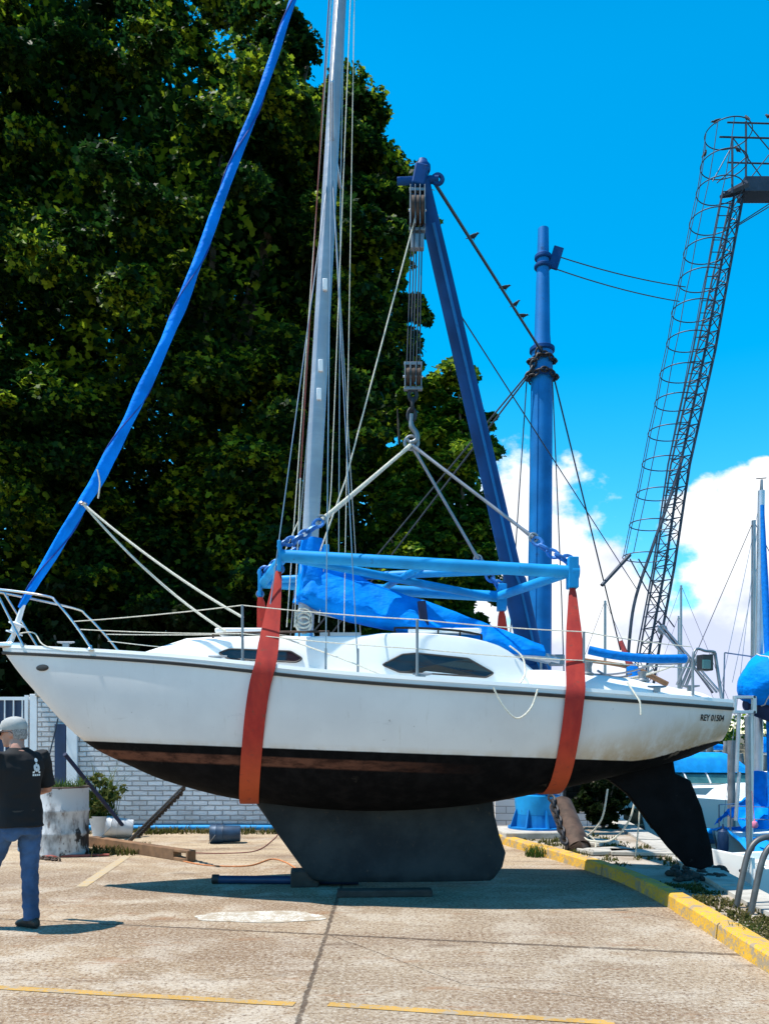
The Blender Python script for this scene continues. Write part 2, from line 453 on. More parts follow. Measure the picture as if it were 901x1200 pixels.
# yard ground: one sheet up to the quay edge
row = []
for y in ys: row += [(-90,y,0),(quay_x(y),y,0)]
mb.add(row, [(2*i,2*i+1,2*i+3,2*i+2) for i in range(len(ys)-1)])
struct('ground', mb, M['yard'], smooth=False)
mb = MB(); mb.add([(-700,-40,WZ),(900,-40,WZ),(900,1600,WZ),(-700,1600,WZ)], [(0,1,2,3)])
struct('water', mb, M['water'], smooth=False)
KP = spline([(2.5,-1,0),(2.5,3,0),(2.53,5.4,0),(2.62,7.1,0),(2.6,8.7,0),(2.42,9.9,0),(2.12,11.1,0),(1.80,12.4,0),(1.5,13.4,0),(1.42,14.3,0)], 14)
def kerb_side(k, off):
    t = (KP[min(k+1,len(KP)-1)]-KP[max(k-1,0)]).normalized()
    return KP[k]+Vector((t.y,-t.x,0))*off
# raised paving between kerb and quay edge
mb = MB(); vs = []; fs = []
for k in range(len(KP)):
    a = kerb_side(k, .14); vs += [(a.x,a.y,.085),(max(quay_x(a.y), a.x+.3),a.y,.085)]
for k in range(len(KP)-1): fs.append((2*k,2*k+1,2*k+3,2*k+2))
mb.add(vs, fs); struct('quay_pavement', mb, M['paving'], smooth=False)
mb = MB(); vs = []; fs = []
for y in ys: vs += [(quay_x(y)+.02,y,.086),(quay_x(y)+.02,y,-3)]
fs = [(2*i,2*i+1,2*i+3,2*i+2) for i in range(len(ys)-1)]
mb.add(vs, fs)
for y0 in ys[:-1]: pass
for i in range(len(ys)-1):
    a, b = ys[i], ys[i+1]
    n = max(1, int((b-a)/1.0)); n = min(n, 12)
    for k in range(n):
        y0 = lerp(a,b,k/n)+.01; y1 = lerp(a,b,(k+1)/n)-.01
        mb.prism([Vector((quay_x(y0)-.28,y0,.06)),Vector((quay_x(y1)-.28,y1,.06)),Vector((quay_x(y1)+.05,y1,.06)),Vector((quay_x(y0)+.05,y0,.06))], (0,0,.06+.006*((k*7+i) % 3)))
struct('quay_edge', mb, M['concrete_pale'], smooth=False)
# kerb blocks
mb = MB(); k = 0; rng = random.Random(3)
acc = 0; start = 0
segs = []
for k in range(1, len(KP)):
    acc += (KP[k]-KP[k-1]).length
    if acc > .95 or k == len(KP)-1: segs.append((start, k)); start = k; acc = 0
for (a, b) in segs:
    rings = []
    h = .125+rng.uniform(-.006,.008); off = rng.uniform(-.008,.008)
    for k in range(a, b+1):
        p = KP[k].copy(); t = (KP[min(k+1,len(KP)-1)]-KP[max(k-1,0)]).normalized()
        if k == a: p += t*.006
        if k == b: p -= t*.006
        n = Vector((t.y,-t.x,0)); p = p+n*off
        rings.append([p+Vector((0,0,-.02)), p+n*.012+Vector((0,0,h-.02)), p+n*.03+Vector((0,0,h)), p+n*.165+Vector((0,0,h)), p+n*.175+Vector((0,0,-.02))])
    mb.loft(rings)
struct('kerb', mb, M['kerb_yellow'], smooth=False)
# painted line across the yard
mb = MB()
a0, a1, b0, b1 = G(-60,1155), G(345,1178), G(385,1178), G(720,1200)
def strip(mb, a, b, w, z):
    d = (b-a).normalized(); n = Vector((-d.y,d.x,0))*w/2; N_ = 10
    for i in range(N_):
        p, q = a.lerp(b,i/N_), a.lerp(b,(i+1)/N_)
        mb.add([p-n+Vector((0,0,z)), q-n+Vector((0,0,z)), q+n+Vector((0,0,z)), p+n+Vector((0,0,z))], [(0,1,2,3)])
strip(mb, a0, a1, .075, .004); strip(mb, b0, b1, .075, .004)
struct('painted_line', mb, M['line_yellow'], smooth=False)
mb = MB()
strip(mb, G(150,1003), G(95,1040), .12, .004)
struct('faded_line', mb, M['line_faded'], smooth=False)
# white paint spill on the slab
mb = MB(); rng = random.Random(11)
pts = []
for i in range(40):
    a = 2*math.pi*i/40; r = 1+.22*noise.noise(Vector((math.cos(a)*1.7, math.sin(a)*1.7, 3)))
    px = 305+78*math.cos(a)*r; py = 1075.5+6.5*math.sin(a)*r
    pts.append(G(px, py)+Vector((0,0,.004)))
mb.add(pts, [tuple(range(40))]); struct('paint_spill', mb, M['patch_white'], smooth=False)
# far shore
mb = MB()
n = 60; vs = []; fs = []
for i in range(n+1):
    x = lerp(-60, 260, i/n)
    h = 1.4+1.6*(.5+.5*noise.noise(Vector((x*.03,0,1))))
    vs += [(x,112,WZ-.1),(x,118,.2),(x,132,h),(x,190,h+2.5)]
for i in range(n):
    for j in range(3): fs.append((4*i+j,4*i+j+1,4*(i+1)+j+1,4*(i+1)+j))
mb.add(vs, fs); struct('far_shore', mb, M['shore'])

# ------------------------------------------------------------------ leaves
LEAF = np.array([[0,-.5,0],[.17,-.22,.03],[.56,-.12,.03],[.27,.12,.04],[.30,.40,-.02],[0,.66,-.08],[-.30,.40,-.02],[-.27,.12,.04],[-.56,-.12,.03],[-.17,-.22,.03]])
def leaf_mesh(name, centers, dirs, sizes, mat, parent, up_bias=.5, seed=1):
    """many small leaf faces, one mesh"""
    rg = np.random.default_rng(seed); n = len(centers)
    nrm = rg.normal(size=(n,3)); nrm /= np.linalg.norm(nrm,axis=1,keepdims=True)
    nrm = nrm*.85+dirs*.35+np.array([0,0,up_bias]); nrm /= np.linalg.norm(nrm,axis=1,keepdims=True)
    t = rg.normal(size=(n,3)); t -= nrm*(t*nrm).sum(1,keepdims=True); t /= np.linalg.norm(t,axis=1,keepdims=True)
    b = np.cross(nrm,t)
    k = len(LEAF)
    V = centers[:,None,:]+sizes[:,None,None]*(LEAF[None,:,0:1]*t[:,None,:]+LEAF[None,:,1:2]*b[:,None,:]+LEAF[None,:,2:3]*nrm[:,None,:])
    V = V.reshape(-1,3)
    org = wloc(parent) if parent is not None else Vector((0,0,0))
    V = V-np.array(org)
    me = bpy.data.meshes.new(name)
    me.vertices.add(n*k); me.vertices.foreach_set('co', V.astype(np.float32).ravel())
    me.loops.add(n*k); me.loops.foreach_set('vertex_index', np.arange(n*k,dtype=np.int32))
    me.polygons.add(n); me.polygons.foreach_set('loop_start', np.arange(0,n*k,k,dtype=np.int32))
    me.polygons.foreach_set('loop_total', np.full(n,k,dtype=np.int32))
    me.update(calc_edges=True)
    me.materials.append(mat)
    o = bpy.data.objects.new(name, me); COL.objects.link(o)
    if parent is not None: o.parent = parent
    ORG[o.name] = org
    return o
def ball_pts(rg, k):
    d = rg.normal(size=(k,3)); d /= np.linalg.norm(d,axis=1,keepdims=True)
    return d*rg.random((k,1))**(1/2.6)
def crown_points(ells, nbough, per, brad, seed, rmin=.6, front=True, lump=.2, sub=9, inner=0, out=.2):
    """boughs on the crown, each carrying sprays of leaves on its upper and outer side; sparse leaves deeper in"""
    rg = np.random.default_rng(seed); C = []; D = []; Sz = []
    for (c, r, wgt) in ells:
        c = np.array(c); r = np.array(r); m = int(nbough*wgt); made = 0
        while made < m:
            d = rg.normal(size=3); d /= np.linalg.norm(d)
            if front and d[1] > .2 and rg.random() < .7: continue
            q = noise.noise(Vector(d*2.1+np.array([seed,0,0])))+.5*noise.noise(Vector(d*5.1+np.array([seed,3,0])))
            rad = (rmin+(1-rmin)*rg.random()**.5)*(1+lump*q)
            br = brad*rg.uniform(.55,1.35)
            if rg.random() < .45: rad += rg.uniform(.02,out); br *= .75
            rad = min(rad, 1.08)
            p = c+d*np.maximum(r-br*.6,.2)*rad
            ns = max(2,int(sub*rg.uniform(.6,1.4)))
            for _ in range(ns):
                e = rg.normal(size=3)*.75+d*.8+np.array([0,0,.55]); e /= np.linalg.norm(e)
                s = p+e*br*np.array([1,1,.62])*rg.uniform(.45,1.0)
                k = int(per*rg.uniform(.5,1.5)); cr = br*rg.uniform(.26,.46)
                off = ball_pts(rg,k)*cr*np.array([1,1,.55])
                off[:,2] -= .3*np.linalg.norm(off[:,:2],axis=1)
                C.append(s+off); D.append(np.tile(e,(k,1))); Sz.append(np.ones(k))
            made += 1
        n = int(inner*wgt)
        if n:
            C.append(c+ball_pts(rg,n)*r*.74); D.append(np.tile([0,-.3,.2],(n,1))); Sz.append(np.full(n,1.45))
    return np.vstack(C), np.vstack(D), np.concatenate(Sz)
def tree(name, label, base, top, tr, ells, nclump, per, spread, lsize, mat, seed, limbs=9, rmin=.6, up=.5, lump=.2, sub=9, inner=0, out=.2):
    t = thing(name, label, 'tree', base)
    b = Vector(base); tp = Vector(top); mb = MB(); rg = random.Random(seed)
    pts = [b.lerp(tp, i/8)+Vector((.12*noise.noise(Vector((i*.6,seed,0))), .12*noise.noise(Vector((0,i*.6,seed))), 0)) for i in range(9)]
    mb.tube(pts, [tr*(1.25 if i == 0 else 1-.1*i) for i in range(9)], 12)
    obj('trunk', mb, M['bark'], t)
    for i in range(limbs):
        k = rg.randint(2,7); a = pts[k]; c, r, _ = rg.choice(ells)
        e = Vector(c)+Vector((rg.uniform(-.7,.7)*r[0], rg.uniform(-.8,.5)*r[1], rg.uniform(-.5,.7)*r[2]))
        mid = a.lerp(e,.5)+Vector((rg.uniform(-.3,.3),rg.uniform(-.3,.3),rg.uniform(.1,.6)))
        mb = MB(); mb.tube(spline([a,mid,e],5), [tr*lerp(.5,.1,q/10) for q in range(11)], 7)
        obj('limb', mb, M['bark'], t)
    C, D, Z = crown_points(ells, nclump, per, spread, seed, rmin, lump=lump, sub=sub, inner=inner, out=out)
    rg2 = np.random.default_rng(seed+5)
    leaf_mesh('crown', C, D, lsize*Z*rg2.uniform(.65,1.3,size=len(C)), mat, t, up, seed)
    return t
tree('tall_tree', 'huge dark leafy tree filling the sky behind the yacht bow', (-5.2,20.2,0), (-4.8,20.4,14), .42,
     [((-5.0,21.2,12.5),(5.75,6.2,8.9),1.0), ((-8.6,20.5,17.6),(4.2,4.4,4.6),.25), ((-8.2,18.9,7.2),(3.6,3.6,5.0),.28), ((-2.0,19.0,6.6),(3.2,3.4,4.4),.32), ((-10.5,20.5,13.0),(3.5,5,7),.25), ((-5,19.5,5.2),(5.6,2.6,3.0),.3), ((-.75,20.0,12.6),(1.75,2.2,4.2),.22), ((-2.6,21,15.5),(2.9,3.5,3.6),.22)],
     170, 95, 1.0, .125, M['leaf'], 8, limbs=14, sub=12, inner=36000, up=.8)
tree('round_tree', 'smaller bright green tree showing between the leaning boom and tall tree', (1.05,17.0,0), (1.1,17.0,7.4), .16,
     [((1.10,17.0,6.9),(1.25,1.2,2.65),1.0), ((.75,16.9,4.8),(1.55,1.25,2.0),.7)], 85, 62, .46, .115, M['leaf_b'], 9, limbs=7, sub=9, inner=3800, up=.8, lump=.16, out=.10)
# dark shrubs that close the gap between wall and crown
for i, (x, y, h, r, lab) in enumerate(((-8.6,16.6,4.3,1.7,'dark shrub behind the white gate, leftmost of the shrubs over the wall'),
        (-6.1,16.9,4.7,1.8,'dark shrub over the brick wall below the yacht bow'),
        (-3.4,16.7,4.6,1.8,'dark shrub behind the brick wall, left of the front red strap'),
        (-.8,16.9,4.6,1.7,'dark shrub behind the brick wall and the yacht mast'))):
    t = thing('wall_shrub', lab, 'shrub', (x,y,0), 'shrubs behind the wall')
    mb = MB()
    for k in range(5):
        a = k*1.3; mb.tube(spline([(x,y,0),(x+.25*math.cos(a),y+.25*math.sin(a),1.2),(x+.8*math.cos(a),y+.7*math.sin(a),h*.8)],4), [.05*(1-.07*q) for q in range(9)], 6)
    obj('stem', mb, M['bark'], t)
    C, D, Z = crown_points([((x,y,h*.55),(r*1.15,r*.8,h*.52),1.0)], 40, 45, .5, 20+i, .5, sub=8, inner=2500)
    leaf_mesh('crown', C, D, .13*Z*np.random.default_rng(i).uniform(.6,1.3,size=len(C)), M['leaf_dark'], t, .5, 40+i)
# far-off wood on the opposite bank
rg = np.random.default_rng(77); C = []; D = []
for i in range(150):
    x = rg.uniform(-20,150); y = rg.uniform(116,134); r = rg.uniform(1.6,3.4)
    d = rg.normal(size=(190,3)); d /= np.linalg.norm(d,axis=1,keepdims=True)
    rr = r*(.6+.4*rg.random((190,1))**.5)
    C.append(np.array([x,y,1.0+r*.7+(y-116)*.06])+d*rr*np.array([1.15,1,.95])); D.append(d)
C = np.vstack(C); D = np.vstack(D)
o = leaf_mesh('far_wood', C, D, rg.uniform(.35,.8,size=len(C)), M['leaf_b'], None, .6, 78)
tag(o, 'low green wood along the far bank of the harbour', 'wood', kind='stuff')

# grass and weeds
def blades(name, spots, n, h, mat, parent=None, seed=1, rad=.12, w=.012, lean=.5):
    rg = random.Random(seed); mb = MB()
    for (x,y,z,r,hh) in spots:
        for i in range(n):
            a = rg.uniform(0,6.283); q = r*math.sqrt(rg.random()); p = Vector((x+q*math.cos(a), y+q*math.sin(a), z))
            L = hh*rg.uniform(.4,1.1); b = rg.uniform(0,6.283); d = Vector((math.cos(b),math.sin(b),0)); s = Vector((-d.y,d.x,0))*w*rg.uniform(.6,1.4)
            m = p+d*L*.25*lean+Vector((0,0,L*.6)); e = p+d*L*lean+Vector((0,0,L*.95))
            mb.add([p-s,p+s,m+s*.7,e,m-s*.7], [(0,1,2,3,4)])
    return obj(name, mb, mat, parent, smooth=False)
rg = random.Random(31); spots = []
for i in range(120):
    y = rg.uniform(4.6,8.3); k = min(range(len(KP)), key=lambda q: abs(KP[q].y-y)); p = kerb_side(k, rg.uniform(.2,.55))
    spots.append((p.x,p.y,.08,.1,rg.uniform(.02,.06)))
for i in range(60):
    y = rg.uniform(9.4,13); k = min(range(len(KP)), key=lambda q: abs(KP[q].y-y)); p = kerb_side(k, rg.uniform(.25,1.5))
    spots.append((p.x,p.y,.08,.13,rg.uniform(.03,.10)))
for i in range(70):
    x = rg.uniform(-5.8,.6); spots.append((x,14.1+rg.uniform(-.25,.12),0,.16,rg.uniform(.04,.16)))
for (px,py) in ((130,1003),(120,1000),(150,996)): 
    g = G(px,py); spots += [(g.x+rg.uniform(-.2,.2),g.y+rg.uniform(-.1,.3),0,.2,.12) for _ in range(5)]
o = blades('grass', spots, 26, 0, M['grass'], seed=4); tag(o, 'rough dry grass along the kerb and the foot of the wall', 'grass', kind='stuff')
for i, (g, r, h, lab) in enumerate(((G(629,1004),.16,.17,'green weed tuft growing at the yellow kerb right of the keel'),
                     (G(868,1106),.09,.16,'small weed tuft in the kerb joint near the photo edge'))):
    o = blades('weed_tuft', [(g.x,g.y,0,r,h)], 160, 0, M['weed'], seed=50+i, w=.008); tag(o, lab, 'weed', 'weed tufts at the kerb')

# ================================================================== WALL, GATE, SHED
WY = 14.5
t = thing('brick_wall', 'white painted brick wall along the back of the yard', 'wall', (-2.1,WY,0))
mb = MB(); mb.box((-2.12,WY+.12,1.2),(8.16,.24,2.4)); obj('masonry', mb, M['brick'], t, smooth=False)
mb = MB(); mb.box((-2.12,WY+.12,2.45),(8.24,.32,.09)); obj('coping', mb, M['concrete_pale'], t, smooth=False, bevel=.01)
mb = MB(); mb.box((-2.12,WY-.012,.06),(8.14,.02,.12)); obj('plinth', mb, pm('blue_plinth_paint',(.008,.04,.11),.6,0,.3,3,dirt=(.12,.1,.09),damt=.3), t, smooth=False)
mb = MB(); mb.box((-5.78,WY-.03,.95),(.20,.05,1.9)); obj('door', mb, M['blue_sheet'], t, smooth=False, bevel=.005)
mb = MB(); mb.box((-5.57,WY-.035,.95),(.19,.06,1.9)); obj('door_jamb', mb, M['white_paint'], t, smooth=False, bevel=.005)
# gate
t = thing('barred_gate', 'white barred metal gate with dark blue sheet behind its bars', 'gate', (-7.2,WY+.05,0))
mb = MB()
for z in (.12, 1.15, 2.36): mb.box((-7.2,WY+.05,z),(1.66,.045,.06))
for x in (-8.02,-6.42): mb.box((x,WY+.05,1.22),(.06,.055,2.4))
obj('gate_frame', mb, M['white_paint'], t, smooth=False)
mb = MB()
for i in range(10): mb.tube([(-7.92+i*.158,WY+.05,.1),(-7.92+i*.158,WY+.05,2.36)], .014, 8)
obj('bars', mb, M['white_paint'], t)
mb = MB(); mb.box((-7.2,WY+.11,1.2),(1.58,.01,2.3)); obj('backing_sheet', mb, M['blue_sheet'], t, smooth=False)
t = tag(obj('gate_post', MB().box((-6.29,WY+.08,1.22),(.13,.13,2.44)), M['white_paint'], smooth=False, bevel=.008), 'white square post between the barred gate and the brick wall', 'post')
# shed right of the crane post
t = thing('boat_shed', 'low white shed with a dark opening behind the blue crane post', 'shed', (3.25,16.2,0))
mb = MB(); wx0, wx1, wy, wh = 2.05, 4.42, 15.0, 2.05
ox0, ox1, oz0, oz1 = 3.35, 3.95, .35, 1.0
for (x0,x1,z0,z1) in ((wx0,ox0,0,wh),(ox1,wx1,0,wh),(ox0,ox1,0,oz0),(ox0,ox1,oz1,wh)):
    mb.box(((x0+x1)/2,wy+.06,(z0+z1)/2),(x1-x0,.12,z1-z0))
mb.box((wx0+.06,wy+1.4,wh/2),(.12,2.5,wh)); mb.box((wx1-.06,wy+1.4,wh/2),(.12,2.5,wh)); mb.box(((wx0+wx1)/2,wy+2.7,wh/2),(wx1-wx0,.12,wh))
obj('wall', mb, M['shed_wall'], t, smooth=False)
mb = MB(); mb.box(((wx0+wx1)/2,wy+1.35,wh+.06),(wx1-wx0+.3,3.1,.10)); obj('roof', mb, M['galv'], t, smooth=False)
mb = MB()
for (x0,x1,z0,z1) in ((ox0-.05,ox0,oz0,oz1),(ox1,ox1+.05,oz0,oz1),(ox0-.05,ox1+.05,oz1,oz1+.05),(ox0-.05,ox1+.05,oz0-.05,oz0)):
    mb.box(((x0+x1)/2,wy-.012,(z0+z1)/2),(x1-x0,.03,z1-z0))
obj('window_frame', mb, M['dark_wood'], t, smooth=False)
# dark bush at the shed
bx, by = 3.75, 13.9
t = thing('dark_bush', 'dark leafy bush against the white shed right of the rusty pipe', 'bush', (bx,by,.08))
mb = MB()
for k in range(6): mb.tube(spline([(bx,by,.08),(bx+.12*math.cos(k),by+.12*math.sin(k),.4),(bx+.35*math.cos(k),by+.3*math.sin(k),.9)],3), [.02]*7, 5)
obj('stem', mb, M['bark'], t)
C, D, Z = crown_points([((bx,by,.55),(.5,.4,.55),1.0)], 40, 30, .18, 61, .4, sub=6, inner=900)
leaf_mesh('crown', C, D, .07*Z*np.random.default_rng(3).uniform(.6,1.3,size=len(C)), M['leaf_dark'], t, .4, 62)

# ================================================================== YARD CLUTTER
def drum(name, label, base, r, h, mat, ribs=(.33,.66)):
    t = thing(name, label, 'drum', base); b = Vector(base)
    prof = [(r*.97,0),(r,.015),(r,.03)]
    for q in ribs: prof += [(r,h*q-.03),(r*1.03,h*q-.012),(r*1.03,h*q+.012),(r,h*q+.03)]
    prof += [(r,h-.02),(r*1.02,h),(r*.95,h+.005),(r*.94,h-.10),(.01,h-.10)]
    obj('shell', MB().lathe(prof, b, 36, caps=False), mat, t)
    obj('rim', MB().torus(b+Vector((0,0,h)), r*.985, .014, seg=36), M['rust'], t)
    return t
def drum_mat():
    N = NT('scuffed_white_drum')
    c = N.mix(N.ramp(N.noise(3.2,6,.6,sc=(1,1,.45)),.50,.66),(.50,.50,.51),(.13,.125,.125))
    c = N.mix(N.ramp(N.noise(2.6,6,.6,sc=(1,1,.6)),.54,.58),c,(.010,.010,.012))
    c = N.mix(N.ramp(N.noise(9,7,.7,sc=(1,1,.3)),.56,.68),c,(.14,.105,.09))
    N.base(c); N.rough(.6); N.bump(N.noise(9,4),.2,.02); return N.m
d0 = G(75,1002)
t = drum('white_drum', 'dented white drum with black patches and weeds growing in its top', d0, .325, .94, drum_mat())
blades('weeds', [(d0.x,d0.y,.84,.27,.24)], 260, 0, M['weed'], t, 71, w=.007, lean=.4)
d1 = G(33,1000)+Vector((0,.3,0)); drum('blue_drum', 'blue drum half hidden behind the white drum and the man', d1, .26, .82, M['drum_blue'])
# potted plant by the wall
g = P(122,962,13.4); g.z = 0
t = thing('potted_plant', 'straggly green plant in a pale tub against the brick wall', 'plant', g)
obj('tub', MB().lathe([(.17,0),(.24,.34),(.25,.36),(.22,.36),(.21,.30),(.01,.30)], g, 24, caps=False), M['bucket_grey'], t)
C, D, Z = crown_points([((g.x,g.y,.62),(.30,.26,.36),1.0),((g.x-.16,g.y,.82),(.16,.15,.22),.4)], 20, 9, .16, 81, .35, sub=5)
leaf_mesh('foliage', C, D, .075*np.random.default_rng(8).uniform(.5,1.4,size=len(C)), M['leaf_plant'], t, .5, 82)
blades('stalk', [(g.x,g.y,.28,.22,1.0),(g.x-.12,g.y,.28,.14,.85)], 60, 0, M['weed'], t, 72, w=.008, lean=.55)
# buckets lying on their sides
def bucket(name, label, c, ax, r, h, mat, cat='bucket', handle=True, extra=None):
    t = thing(name, label, cat, (c[0],c[1],0)); ax = Vector(ax).normalized()
    u = Vector((0,0,1)); x = ax.cross(u).normalized(); y = ax.cross(x); m = Matrix((x,y,ax)).transposed()
    c = Vector(c)
    prof = [(.01,0),(r*.86,0),(r*.88,.01),(r*.93,h*.55),(r*.99,h*.56),(r*.97,h*.6),(r*1.0,h*.78),(r*1.04,h*.79),(r*1.0,h*.82),(r*1.03,h),(r*.96,h),(r*.86,.03),(.01,.03)]
    obj('shell', MB().lathe(prof, c, 28, m, caps=False), mat, t)
    if handle:
        pts = [c+ax*h*.8+m @ Vector((r*1.05*math.cos(a), r*.0+r*1.05*math.sin(a), 0))*1.0+ax*.12*math.sin(a) for a in [math.pi*k/12 for k in range(13)]]
        obj('handle', MB().tube(pts, .006, 6), M['wire'], t)
    return t
g = P(140,975,13.3)
bucket('plastic_bucket', 'pale plastic bucket lying on its side by the potted plant', (g.x+.22,g.y,.16), (-1,-.25,.12), .16, .42, M['bucket_grey'])
g = P(262,984,12.6)
bt = bucket('paint_can', 'scuffed blue can with pale label lying before the brick wall', (g.x+.26,g.y,.145), (-1,-.12,0), .145, .46, M['bucket_blue'], 'can')
lab = MB(); ax = Vector((-1,-.12,0)).normalized(); u = Vector((0,0,1)); x = ax.cross(u).normalized(); y = ax.cross(x); mm = Matrix((x,y,ax)).transposed()
rings = [[mm @ Vector((.151*math.cos(a),.151*math.sin(a),z))+Vector((g.x+.26,g.y,.145)) for a in [R(-20)+R(140)*k/14 for k in range(15)]] for z in (.15,.27)]
lab.loft(rings, False, False); obj('paper_label', lab, M['bucket_grey'], bt)
# blue pipe along the wall foot and blue tube beside the keel
tag(obj('blue_pipe', MB().tube([(-5.3,14.2,.07),(-2.9,14.25,.07),(-.9,14.2,.07),(.2,14.2,.07)], .05, 12), M['frame_blue']), 'thin blue pipe lying along the foot of the brick wall', 'pipe')
a = G(250,1036); b = G(420,1037)
t = thing('ground_tube', 'dark blue steel tube lying on the slab under the keel', 'tube', ((a.x+b.x)/2,(a.y+b.y)/2,0))
obj('tube_body', MB().tube([a+Vector((0,0,.045)),b+Vector((0,0,.045))], .045, 14, caps=False), M['blue_sheet'], t)
obj('end_collar', MB().tube([a+Vector((-.01,0,.05)),a+Vector((.06,0,.05))], .052, 14), M['black_rubber'], t)
# timber beam with notch
a = G(108,992); b = G(208,1008)
t = thing('timber_beam', 'long brown timber beam with a notched end lying on the slab', 'beam', ((a.x+b.x)/2,(a.y+b.y)/2,0))
mb = MB(); mb.bar(a+Vector((0,0,.075)), b+Vector((0,0,.075)), .13, .15); obj('beam_body', mb, M['wood'], t, smooth=False, bevel=.008)
d = (b-a).normalized(); n = Vector((-d.y,d.x,0))
mb = MB(); mb.bar(b+d*.0+Vector((0,0,.022)), b+d*.28+Vector((0,0,.022)), .13, .044); mb.bar(b+Vector((0,0,.132)), b+d*.28+Vector((0,0,.132)), .13, .036); mb.bar(b+d*.28+Vector((0,0,.075)), b+d*.32+Vector((0,0,.075)), .13, .15)
obj('notch_end', mb, M['wood'], t, smooth=False, bevel=.006)
# red rod and chain scraps by the drum
a = G(50,1006); b = G(128,1004)
tag(obj('red_rod', MB().tube([a+Vector((0,0,.02)),b+Vector((0,0,.02))], .018, 8), pm('faded_red_paint',(.30,.07,.05),.7,0,.3,8)), 'thin faded red rod lying before the white drum', 'rod')
a = G(42,1007)
tag(obj('rusty_chain', MB().chain(a+Vector((0,0,.02)), G(70,1010)+Vector((0,0,.02)), .09,.06,.012), M['rust']), 'short rusty chain lying at the foot of the white drum', 'chain')
# orange cord on the ground
pts = spline([G(205,1008),G(240,1015),G(290,1016),G(318,1008),G(335,1012),G(348,1020)],6)
tag(obj('orange_cord', MB().tube([p+Vector((0,0,.010)) for p in pts], .009, 6), M['rope_orange']), 'orange cord snaking from the timber beam to the keel', 'cord')
pts = spline([G(212,1000),G(260,1001),G(300,998),G(320,985),G(326,978)],6)
tag(obj('thin_brown_cord', MB().tube([p+Vector((0,0,.008)) for p in pts], .007, 6), M['rope_red']), 'thin brown cord on the sand behind the keel front', 'cord')
# dark leaning strut from hull to ground and dark pole over drum
a = P(216,922,10.0); b = G(152,988)
t = thing('leaning_strut', 'dark chain wrapped strut leaning from the ground up to the hull', 'strut', b)
obj('strut_body', MB().tube([b+Vector((0,0,.03)),a], [.032,.022], 8), M['dark_wood'], t)
obj('wrapped_chain', MB().chain(b.lerp(a,.15)+Vector((.03,-.03,0)), b.lerp(a,.95)+Vector((.03,-.03,0)), .11,.07,.014), M['chain_dark'], t)
a = P(76,884,11.9); b = P(131,952,12.9)
tag(obj('dark_pole', MB().tube([a,b,b+(b-a)*.45], .032, 10), M['navy']), 'dark pole leaning above the white drum across the doorway', 'pole')
a = P(68,842,14.42); b = P(50,915,14.0)
tag(obj('loose_wire', MB().tube(sag(a,b,.03), .012, 6), M['darkwire']), 'thin dark wire hanging slanted before the brick wall', 'wire')
# wooden chocks under the keel
def chock(name, label, c, size, rz, m):
    return tag(obj(name, MB().box(c,size,rz), m, smooth=False, bevel=.012), label, 'chock', 'timber chocks under the keel')
chock('timber_chock', 'dark flat timber chock lying in front of the keel bottom', (.0,8.12,.035), (.95,.16,.07), .05, M['dark_wood'])
chock('timber_chock', 'dark timber chock wedged under the front of the keel', (-.86,8.75,.085), (.30,.30,.17), .1, M['dark_wood'])
# hoses / ropes by the rudder
tag(obj('mooring_rope', MB().tube(spline([P(712,925,11.0),P(705,960,11.0),P(688,980,11.2),P(668,984,11.3),P(676,1003,11.2),P(694,1000,11.2),P(697,986,11.3),P(680,975,11.4),P(668,985,11.5)],6), .013, 7), M['rope']), 'pale rope looping down from the hull over the rusty pipe', 'rope')
tag(obj('hanging_hose', MB().tube(spline([P(746,925,10.6),P(738,960,10.6),P(718,984,10.7),P(694,986,10.8),P(684,982,10.9)],6), .013, 7), M['rope']), 'pale hose sagging in a wide curve left of the rudder', 'hose')
tag(obj('hanging_line', MB().tube(spline([P(751,925,10.4),P(748,970,10.4),P(744,1008,10.4)],6), .010, 7), M['rope']), 'straight pale line dropping to the paving beside the rudder', 'line')
# rusty pipe leaning by the pedestal
a = P(657,944,11.6); b = P(679,997,10.9)
t = thing('rusty_pipe', 'short thick rusty pipe leaning beside the blue crane base', 'pipe', (b.x,b.y,.08))
dv = (b-a).normalized()
mb = MB(); mb.tube([a-dv*.05,a,b-dv*.02,b,b-dv*.012,b-dv*.25],[.13,.165,.165,.172,.135,.13],22, caps=True); obj('pipe_body', mb, M['rust'], t)
obj('draped_chain', MB().chain(a+Vector((-.16,-.10,.14)), b+Vector((-.20,-.02,.1)), .13,.085,.018), M['chain_dark'], t)
# concrete footing under the crane and low slabs
mb = MB(); mb.box((2.45,12.9,.13),(1.35,1.1,.12),.1); tag(obj('concrete_footing', mb, M['concrete_pale'], smooth=False, bevel=.02), 'low concrete footing under the blue crane post', 'footing')
for i,(px,py,sx,sy,rz,lab) in enumerate(((712,1000,.7,.4,.3,'pale broken slab on the paving left of the rudder'),(752,1002,.8,.35,-.2,'pale broken slab on the paving under the rudder tip'),(700,990,.5,.4,.7,'small pale broken slab behind the coiled rope'))):
    g = G(px,py,.09); tag(obj('paving_slab', MB().box((g.x,g.y,.12),(sx,sy,.05),rz), M['concrete_pale'], smooth=False, bevel=.01), lab, 'slab', 'broken paving slabs')
rg = random.Random(91); mb = MB()
for i in range(70):
    g = G(rg.uniform(785,850), rg.uniform(1018,1034), .09)
    r = rg.uniform(.02,.07); m = Matrix.Rotation(rg.uniform(0,3),3,'Z') @ Matrix.Rotation(rg.uniform(0,1),3,'X')
    mb.ball((g.x,g.y,.09+r*.4),(r,r*.8,r*.6),7,5,m)
o = obj('rubble', mb, M['dark_wood'], smooth=False); tag(o, 'rubble and weed heap under the rudder tip, shadow put into its colour', 'rubble', kind='stuff')  # dark stone colour holds the shadow lying over the rubble
